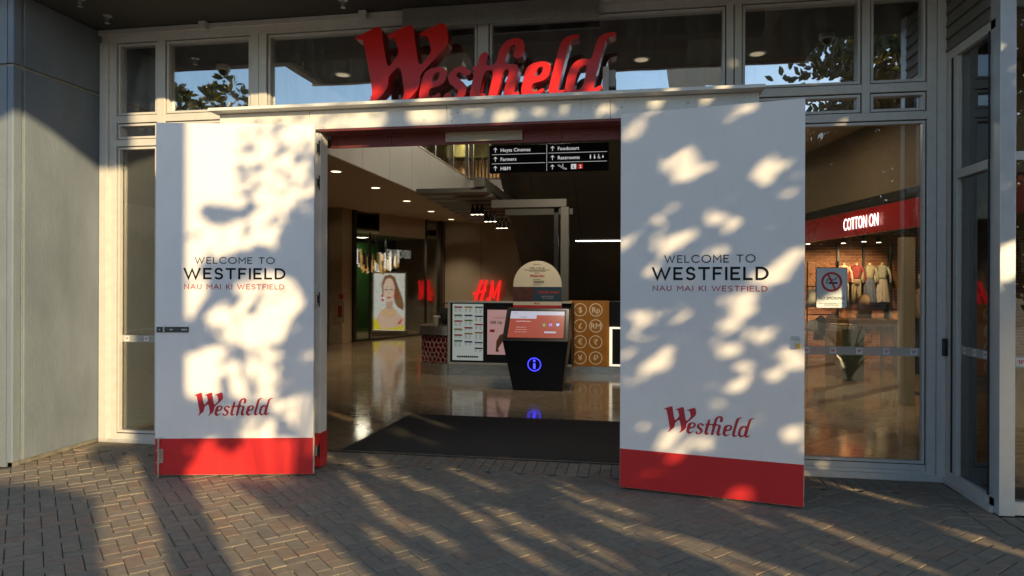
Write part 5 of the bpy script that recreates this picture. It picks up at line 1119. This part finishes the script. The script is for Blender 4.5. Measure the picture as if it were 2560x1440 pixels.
spot(sR, (1572, 300, 24, 20), (1580, 330, 22, 16), (1640, 266, 30, 16), (1870, 265, 28, 20), (1703, 372, 36, 20), (1718, 390, 36, 22), (1722, 415, 32, 20), (1678, 412, 17, 11), (1710, 440, 36, 16), (1768, 423, 24, 17),
     (1925, 408, 22, 15), (1963, 438, 34, 18), (1905, 452, 17, 13), (1985, 490, 22, 18), (1663, 545, 22, 18), (1660, 590, 22, 14), (1680, 606, 35, 18), (1715, 590, 20, 15), (1790, 547, 20, 15), (1830, 568, 19, 12),
     (1563, 605, 20, 24), (1625, 628, 22, 18), (1633, 677, 24, 20), (1790, 628, 22, 15), (1962, 665, 42, 27), (1945, 692, 32, 20), (1890, 690, 34, 14), (1938, 710, 30, 11), (1860, 745, 26, 13), (2008, 630, 16, 26),
     (1585, 802, 28, 20), (1615, 790, 18, 17), (1605, 838, 15, 10), (1670, 813, 22, 18), (1723, 790, 16, 11), (1855, 785, 32, 18), (1805, 810, 27, 20), (1850, 828, 36, 11), (1900, 840, 20, 14), (1803, 855, 22, 17), (1830, 876, 28, 17),
     (1990, 905, 34, 34), (1965, 885, 22, 17), (1930, 940, 22, 18), (1680, 865, 18, 10), (1660, 910, 18, 12), (1612, 920, 28, 18), (1585, 946, 24, 14), (1565, 880, 14, 20), (1868, 915, 12, 13), (1845, 965, 24, 12),
     (1672, 1100, 32, 38), (1750, 1108, 40, 30), (1605, 1085, 28, 18), (1975, 1085, 36, 26), (1885, 1062, 24, 18), (2000, 1105, 20, 20), (1612, 1190, 36, 22), (1730, 1222, 28, 15), (1680, 1142, 30, 12), (1850, 1235, 24, 10), (1790, 1015, 14, 10))
spot(sL, (655, 590, 18, 16), (655, 500, 17, 16), (725, 545, 15, 14), (722, 405, 16, 15), (480, 860, 17, 14), (690, 1020, 18, 14), (580, 1030, 16, 12), (510, 1118, 16, 14), (760, 530, 12, 14), (775, 660, 10, 14), (770, 890, 14, 10))
spot(bm_, (1180, 278, 28, 16), (1260, 290, 34, 18), (1340, 285, 28, 14), (1420, 270, 20, 12), (1640, 255, 28, 14), (1770, 250, 30, 12), (1510, 285, 18, 12))
lt_ = lambda px, py: sF(px, py, -.32)
lit(lt_, [(1330, 165), (1390, 150), (1400, 200), (1370, 250), (1300, 255), (1305, 200)]); lit(lt_, [(1230, 190), (1262, 185), (1250, 250), (1215, 255)]); lit(lt_, [(1490, 85), (1540, 78), (1535, 105), (1500, 118), (1488, 105)]); lit(lt_, [(1470, 215), (1510, 205), (1505, 240), (1470, 242)])
spot(lt_, (940, 235, 28, 20), (1030, 240, 28, 20), (1170, 225, 22, 18), (1285, 240, 18, 14), (1410, 225, 20, 16), (1420, 115, 22, 10), (1070, 220, 20, 12))
lit(sG, [(2005, 948), (2075, 955), (2230, 985), (2100, 988), (2005, 988)]); lit(sG, [(2005, 994), (2110, 996), (2315, 1012), (2480, 1026), (2480, 1056), (2315, 1044), (2200, 1034), (2005, 1012)])
lit(sG, [(2005, 1086), (2100, 1088), (2315, 1120), (2480, 1145), (2480, 1195), (2315, 1170), (2200, 1145), (2005, 1110)]); lit(sG, [(2005, 1135), (2120, 1158), (2005, 1160)])
st_ = lambda px, py: sF(px, py, 4.27)
lit(st_, [(1278, 640), (1410, 640), (1410, 690), (1345, 700), (1278, 690)]); lit(st_, [(1270, 715), (1330, 720), (1412, 735), (1412, 775), (1270, 775)])
lit(sG, [(1225, 938), (1290, 936), (1290, 985), (1215, 985)])
def streak(*L):
    for x0, y0, x1, y1, r_ in L:
        a, b = onZ(x0, y0), onZ(x1, y1); n_ = max(2, int((b - a).length / .22) + 1)
        for i in range(n_): c = uv(a.lerp(b, i / (n_ - 1))); SPOT.append((c[0], c[1], r_, .026))
streak((832, 1035, 930, 1062, .03), (1030, 1040, 1110, 1065, .03), (1000, 1085, 1090, 1110, .03), (860, 1010, 1000, 1030, .02), (1490, 1070, 1545, 1085, .02), (825, 1145, 885, 1162, .035), (935, 1152, 1000, 1175, .045), (950, 1185, 1090, 1230, .05), (860, 1195, 905, 1222, .04), (905, 1235, 1000, 1315, .05), (1140, 1180, 1275, 1232, .03), (1250, 1285, 1365, 1345, .055), (945, 1340, 1060, 1415, .05), (1055, 1318, 1110, 1350, .04), (1150, 1272, 1200, 1298, .04),
       (1265, 1355, 1400, 1432, .035), (1345, 1200, 1500, 1268, .025), (1430, 1215, 1560, 1275, .04), (1430, 1268, 1560, 1320, .05), (1560, 1245, 1700, 1312, .045), (1600, 1305, 1800, 1375, .05), (1700, 1365, 1900, 1440, .05), (1820, 1380, 1980, 1440, .04), (1400, 1330, 1560, 1410, .03), (1480, 1400, 1560, 1440, .03), (1800, 1262, 1960, 1320, .025),
       (2190, 1240, 2300, 1266, .03), (2050, 1310, 2200, 1372, .04), (2230, 1388, 2310, 1420, .025), (1975, 1398, 2110, 1440, .05), (2420, 1335, 2560, 1382, .035), (2100, 1215, 2160, 1228, .025), (2330, 1215, 2400, 1240, .02))
import bisect
def inpoly(x, y, P):
    c = False; j = len(P) - 1
    for i in range(len(P)):
        if (P[i][1] > y) != (P[j][1] > y) and x < (P[j][0] - P[i][0]) * (y - P[i][1]) / (P[j][1] - P[i][1]) + P[i][0]: c = not c
        j = i
    return c
PBB = [(min(p[0] for p in P), max(p[0] for p in P), min(p[1] for p in P), max(p[1] for p in P), P) for P in POLY]
BK = {}
for q in SPOT:
    for i in range(int((q[0] - q[2] + 10) / .1), int((q[0] + q[2] + 10) / .1) + 1): BK.setdefault(i, []).append(q)
def is_lit(x, y):
    for a, b, c, d, P in PBB:
        if a <= x <= b and c <= y <= d and inpoly(x, y, P): return True
    for sx, sy, ru, rv in BK.get(int((x + 10) / .1), ()):
        if abs(x - sx) < ru and abs(y - sy) < rv and ((x - sx) / ru) ** 2 + ((y - sy) / rv) ** 2 < 1: return True
    return False
def leaf_mat(name, c, c2, tr):
    m = bpy.data.materials.new(name); m.use_nodes = True; n = m.node_tree; n.nodes.clear()
    o = n.nodes.new('ShaderNodeOutputMaterial'); p = n.nodes.new('ShaderNodeBsdfPrincipled'); t = n.nodes.new('ShaderNodeBsdfTranslucent'); mx = n.nodes.new('ShaderNodeMixShader')
    g = n.nodes.new('ShaderNodeNewGeometry'); nz = n.nodes.new('ShaderNodeTexNoise'); nz.inputs['Scale'].default_value = 3
    r = n.nodes.new('ShaderNodeValToRGB'); r.color_ramp.elements[0].color = (*c, 1); r.color_ramp.elements[1].color = (*c2, 1); r.color_ramp.elements[0].position = .35; r.color_ramp.elements[1].position = .65
    n.links.new(g.outputs['Position'], nz.inputs['Vector']); n.links.new(nz.outputs['Fac'], r.inputs[0]); n.links.new(r.outputs[0], p.inputs['Base Color']); p.inputs['Roughness'].default_value = .35
    t.inputs[0].default_value = (*tr, 1); mx.inputs[0].default_value = .22
    n.links.new(p.outputs[0], mx.inputs[1]); n.links.new(t.outputs[0], mx.inputs[2]); n.links.new(mx.outputs[0], o.inputs[0]); return m
MAG = leaf_mat('magnolia_leaf', (.030, .055, .014), (.085, .060, .022), (.20, .18, .04))
BARK = mat('bark', (.10, .085, .07), .9, 0, .3, 12, .5, 40)
random.seed(21)
def add_leaf(mb, c, d, s, L, W):     # centre, length dir, side dir
    n = d.cross(s).normalized(); f = n * (W * .22)
    mb.add([c - d * L / 2, c - d * L * .12 + s * W / 2 + f, c + d * L * .22 + s * W * .40 + f, c + d * L / 2, c + d * L * .22 - s * W * .40 + f, c - d * L * .12 - s * W / 2 + f], [(0, 1, 2, 3), (0, 3, 4, 5)])
crowns = [MB(), MB(), MB()]; cuts = (-2.0, .8)  # crowns shaped as a shade mask, leaves left out where sun patches fall
twigs = [[], [], []]
U0, U1, V0, V1 = -4.75, 3.6, -.75, 4.3
n_try = 36000
for i in range(n_try):
    u, v = random.uniform(U0, U1), random.uniform(V0, V1)
    top = 3.9 + .45 * sin(u * 2.1) + .25 * sin(u * 5.3 + 1) if u > -2.45 else 2.75 + .15 * sin(u * 6)
    if v > top + random.uniform(-.25, .15) or is_lit(u, v): continue
    s = -9.3 + random.gauss(0, .75)
    ok = False
    for tr_ in range(3):
        th = random.uniform(0, 2 * pi); L = random.uniform(.13, .20) * (1, .7, .5)[tr_]; W = L * random.uniform(.42, .54)
        du, dv = cos(th) * L / 2, sin(th) * L / 2; pu, pv = -sin(th) * W / 2, cos(th) * W / 2
        if not any(is_lit(u + du * k_ + pu * q_, v + dv * k_ + pv * q_) for k_, q_ in ((1, 0), (-1, 0), (.4, .9), (.4, -.9), (-.4, .9), (-.4, -.9))): ok = True; break
    if not ok: continue
    tilt = random.gauss(0, .45); d = (US * cos(th) + VS * sin(th)) * cos(tilt) + LD * sin(tilt)
    sd_ = (-US * sin(th) + VS * cos(th)); sd_ = (sd_ * cos(.5 * tilt) + LD * random.uniform(-.5, .5)).normalized(); sd_ = (sd_ - d * sd_.dot(d)).normalized()
    k_ = 0 if u < cuts[0] else 1 if u < cuts[1] else 2
    p = US * u + VS * v + LD * s; add_leaf(crowns[k_], p, d.normalized(), sd_, L, W)
    if i % 40 == 0: twigs[k_].append(p)
for fn, x0, x1, y0, y1, n_ in ((sL, 600, 785, 305, 560, 60), (sL, 560, 785, 560, 1090, 70), (sL, 480, 600, 560, 1000, 16), (sG, 640, 950, 1200, 1440, 8), (bm_, 560, 950, 270, 320, 14)):
    for i in range(n_):
        u, v = fn(random.uniform(x0, x1), random.uniform(y0, y1)); th = random.uniform(0, 6.3); L = random.uniform(.07, .13)
        d = (US * cos(th) + VS * sin(th)); sd_ = (-US * sin(th) + VS * cos(th) + LD * random.uniform(-.6, .6)).normalized()
        add_leaf(crowns[0 if u < cuts[0] else 1], US * u + VS * v + LD * (-9.3 + random.gauss(0, .7)), d, sd_, L, L * .45)
for k_, (uc, lab) in enumerate(((-2.6, 'magnolia tree behind the viewer, left of three in the row'), (-.6, 'magnolia tree behind the viewer, middle of three in the row'), (2.2, 'magnolia tree behind the viewer, right of three in the row'))):
    base = US * uc + LD * -9.4; base = V((base.x, base.y, 0)); t = thing('magnolia_tree', lab, 'tree', base, 'magnolia trees across the forecourt')
    crowns[k_].build('crown', MAG, t)
    mb = MB().tube([base, base + V((.03, .02, 1.0)), base + V((-.02, .04, 1.9)), base + V((.02, 0, 2.6))], [.13, .11, .09, .06], 10)
    hub = base + V((0, 0, 1.85))
    for q in twigs[k_][:26]:
        if q.z > 2.3 and q.dot(US) > -3.2: mb.tube([hub, hub.lerp(q, .5) + V((0, 0, -.15)), q], [.02, .010, .004], 5)
    mb.build('trunk', BARK, t)
# free standing trees mirrored in the glass
def round_tree(tb0, rx, zc, rz, ncl, lab):
    t = thing('magnolia_tree', lab, 'tree', tb0, 'magnolia trees across the forecourt')
    mb = MB(); tk = MB().tube([tb0, tb0 + V((.05, 0, 1.3)), tb0 + V((0, .05, zc * .65)), tb0 + V((.05, 0, zc))], [.16, .13, .09, .04], 10)
    for cl in range(ncl):
        a_ = random.uniform(0, 2 * pi); ph = math.acos(random.uniform(-.95, 1)); r_ = random.uniform(.3, 1.0) ** .5
        c = tb0 + V((rx * r_ * sin(ph) * cos(a_), rx * r_ * sin(ph) * sin(a_), zc + rz * r_ * cos(ph))); out = (c - tb0 - V((0, 0, zc - 1))).normalized()
        if cl % 4 == 0: tk.tube([tb0 + V((0, 0, zc * .55)), (tb0 + V((0, 0, zc * .55))).lerp(c, .6), c], [.035, .02, .006], 5)
        for j in range(14):
            d = (out * random.uniform(.2, .9) + V((random.gauss(0, 1), random.gauss(0, 1), random.gauss(0, .6))) * .8).normalized(); s_ = d.cross(V((random.gauss(0, 1), random.gauss(0, 1), random.gauss(0, 1)))).normalized()
            L = random.uniform(.18, .28); add_leaf(mb, c + d * L * .7, d, s_, L, L * .42)
    mb.build('crown', MAG, t); tk.build('trunk', BARK, t)
round_tree(V((-10.5, -10.2, 0)), 2.0, 4.2, 2.6, 420, 'round magnolia tree mirrored in the left clerestory window')
round_tree(V((4.3, -14.6, 0)), 1.7, 3.7, 2.2, 800, 'bushy magnolia tree mirrored in the large right-hand pane')
# steel column of the forecourt, its shadow falls on the left leaf
pa = onP(467, 700, frl[0], LPn); ua_ = pa.dot(US); ub_ = onZ(403, 1345).dot(US)
sc_ = -8.3; cc = US * ((ua_ + ub_) / 2) + LD * sc_; wdt = abs(ua_ - ub_)
col = thing('forecourt_column', 'square pale column standing on the forecourt behind the viewer', 'column', (cc.x, cc.y, 0))
ux, lx = US * (wdt / 2), V((LD.x, LD.y, 0)).normalized() * .2
MB().ob(V((cc.x, cc.y, -.01)) - ux - lx, ux * 2, lx * 2, V((0, 0, 5.4))).build('shaft', UW, col, .01); MB().ob(V((cc.x, cc.y, -.01)) - ux * 1.25 - lx * 1.25, ux * 2.5, lx * 2.5, V((0, 0, .15))).build('base', UW, col, .01)
# added panel on the column, lower edge shaped to shade the left wall
pts = [sW(-60, 262), sW(62, 285), sW(130, 330), sW(200, 385), sW(264, 436)]
pts.append((ua_ * .5 + ub_ * .5 - wdt * .5 - .01, pts[-1][1] + .02)); pts.append((pts[-1][0], 4.9)); pts.append((pts[0][0] - .5, 4.9)); pts.append((pts[0][0] - .5, pts[0][1]))
MB().prism([US * q[0] + VS * q[1] + LD * sc_ for q in pts], LD * .12).build('shade_panel', mat('pale_shade_panel', (.55, .53, .48), .6, 0, .06, 2), col)
# flax plant mirrored in the right pane
fp = V((3.4, -5.6, 0)); t = thing('flax_plant', 'spiky green flax plant mirrored low in the right-hand pane', 'plant', fp)
mb = MB()
for i in range(80):
    a_ = random.uniform(0, 2 * pi); L = random.uniform(.55, 1.1); lean = random.uniform(.15, 1.15); w_ = random.uniform(.013, .024); d = V((cos(a_), sin(a_), 0)); s_ = V((-sin(a_), cos(a_), 0))
    pts = [fp + d * (lean * L * q ** 1.7) + ZZ * (L * q * (1 - .25 * lean * q * q)) for q in (0, .25, .5, .75, 1)]
    k0 = len(mb.v)
    for j, p in enumerate(pts): ww = w_ * (.6, 1, .9, .55, .05)[j]; mb.v += [p - s_ * ww, p + s_ * ww]
    for j in range(4): mb.f.append((k0 + 2 * j, k0 + 2 * j + 1, k0 + 2 * j + 3, k0 + 2 * j + 2))
mb.build('blades', leaf_mat('flax_leaf', (.07, .10, .02), (.16, .17, .04), (.3, .32, .06)), t)
MB().lathe(fp + V((0, 0, -.01)), [(.02, 0), (.12, .02), (.06, .06)], 10).build('root_clump', BARK, t)
# low building across the street
ob_ = thing('street_building', 'low grey commercial building across the street behind the viewer', 'building', (-12, -42, 0))
MB().box(-42, 18, -44, -40, -.02, 5.2).build('wall', mat('street_wall', (.22, .20, .18), .8, 0, .15, .6), ob_)
for kk in range(14): MB().box(-40 + kk * 4.1, -37.2 + kk * 4.1, -39.99, -39.95, .6, 2.9).build('window', mat('street_window', (.03, .035, .04), .15), ob_)
MB().box(-42.3, 18.3, -44.2, -39.2, 5.21, 5.5).build('roof', SOFF, ob_)
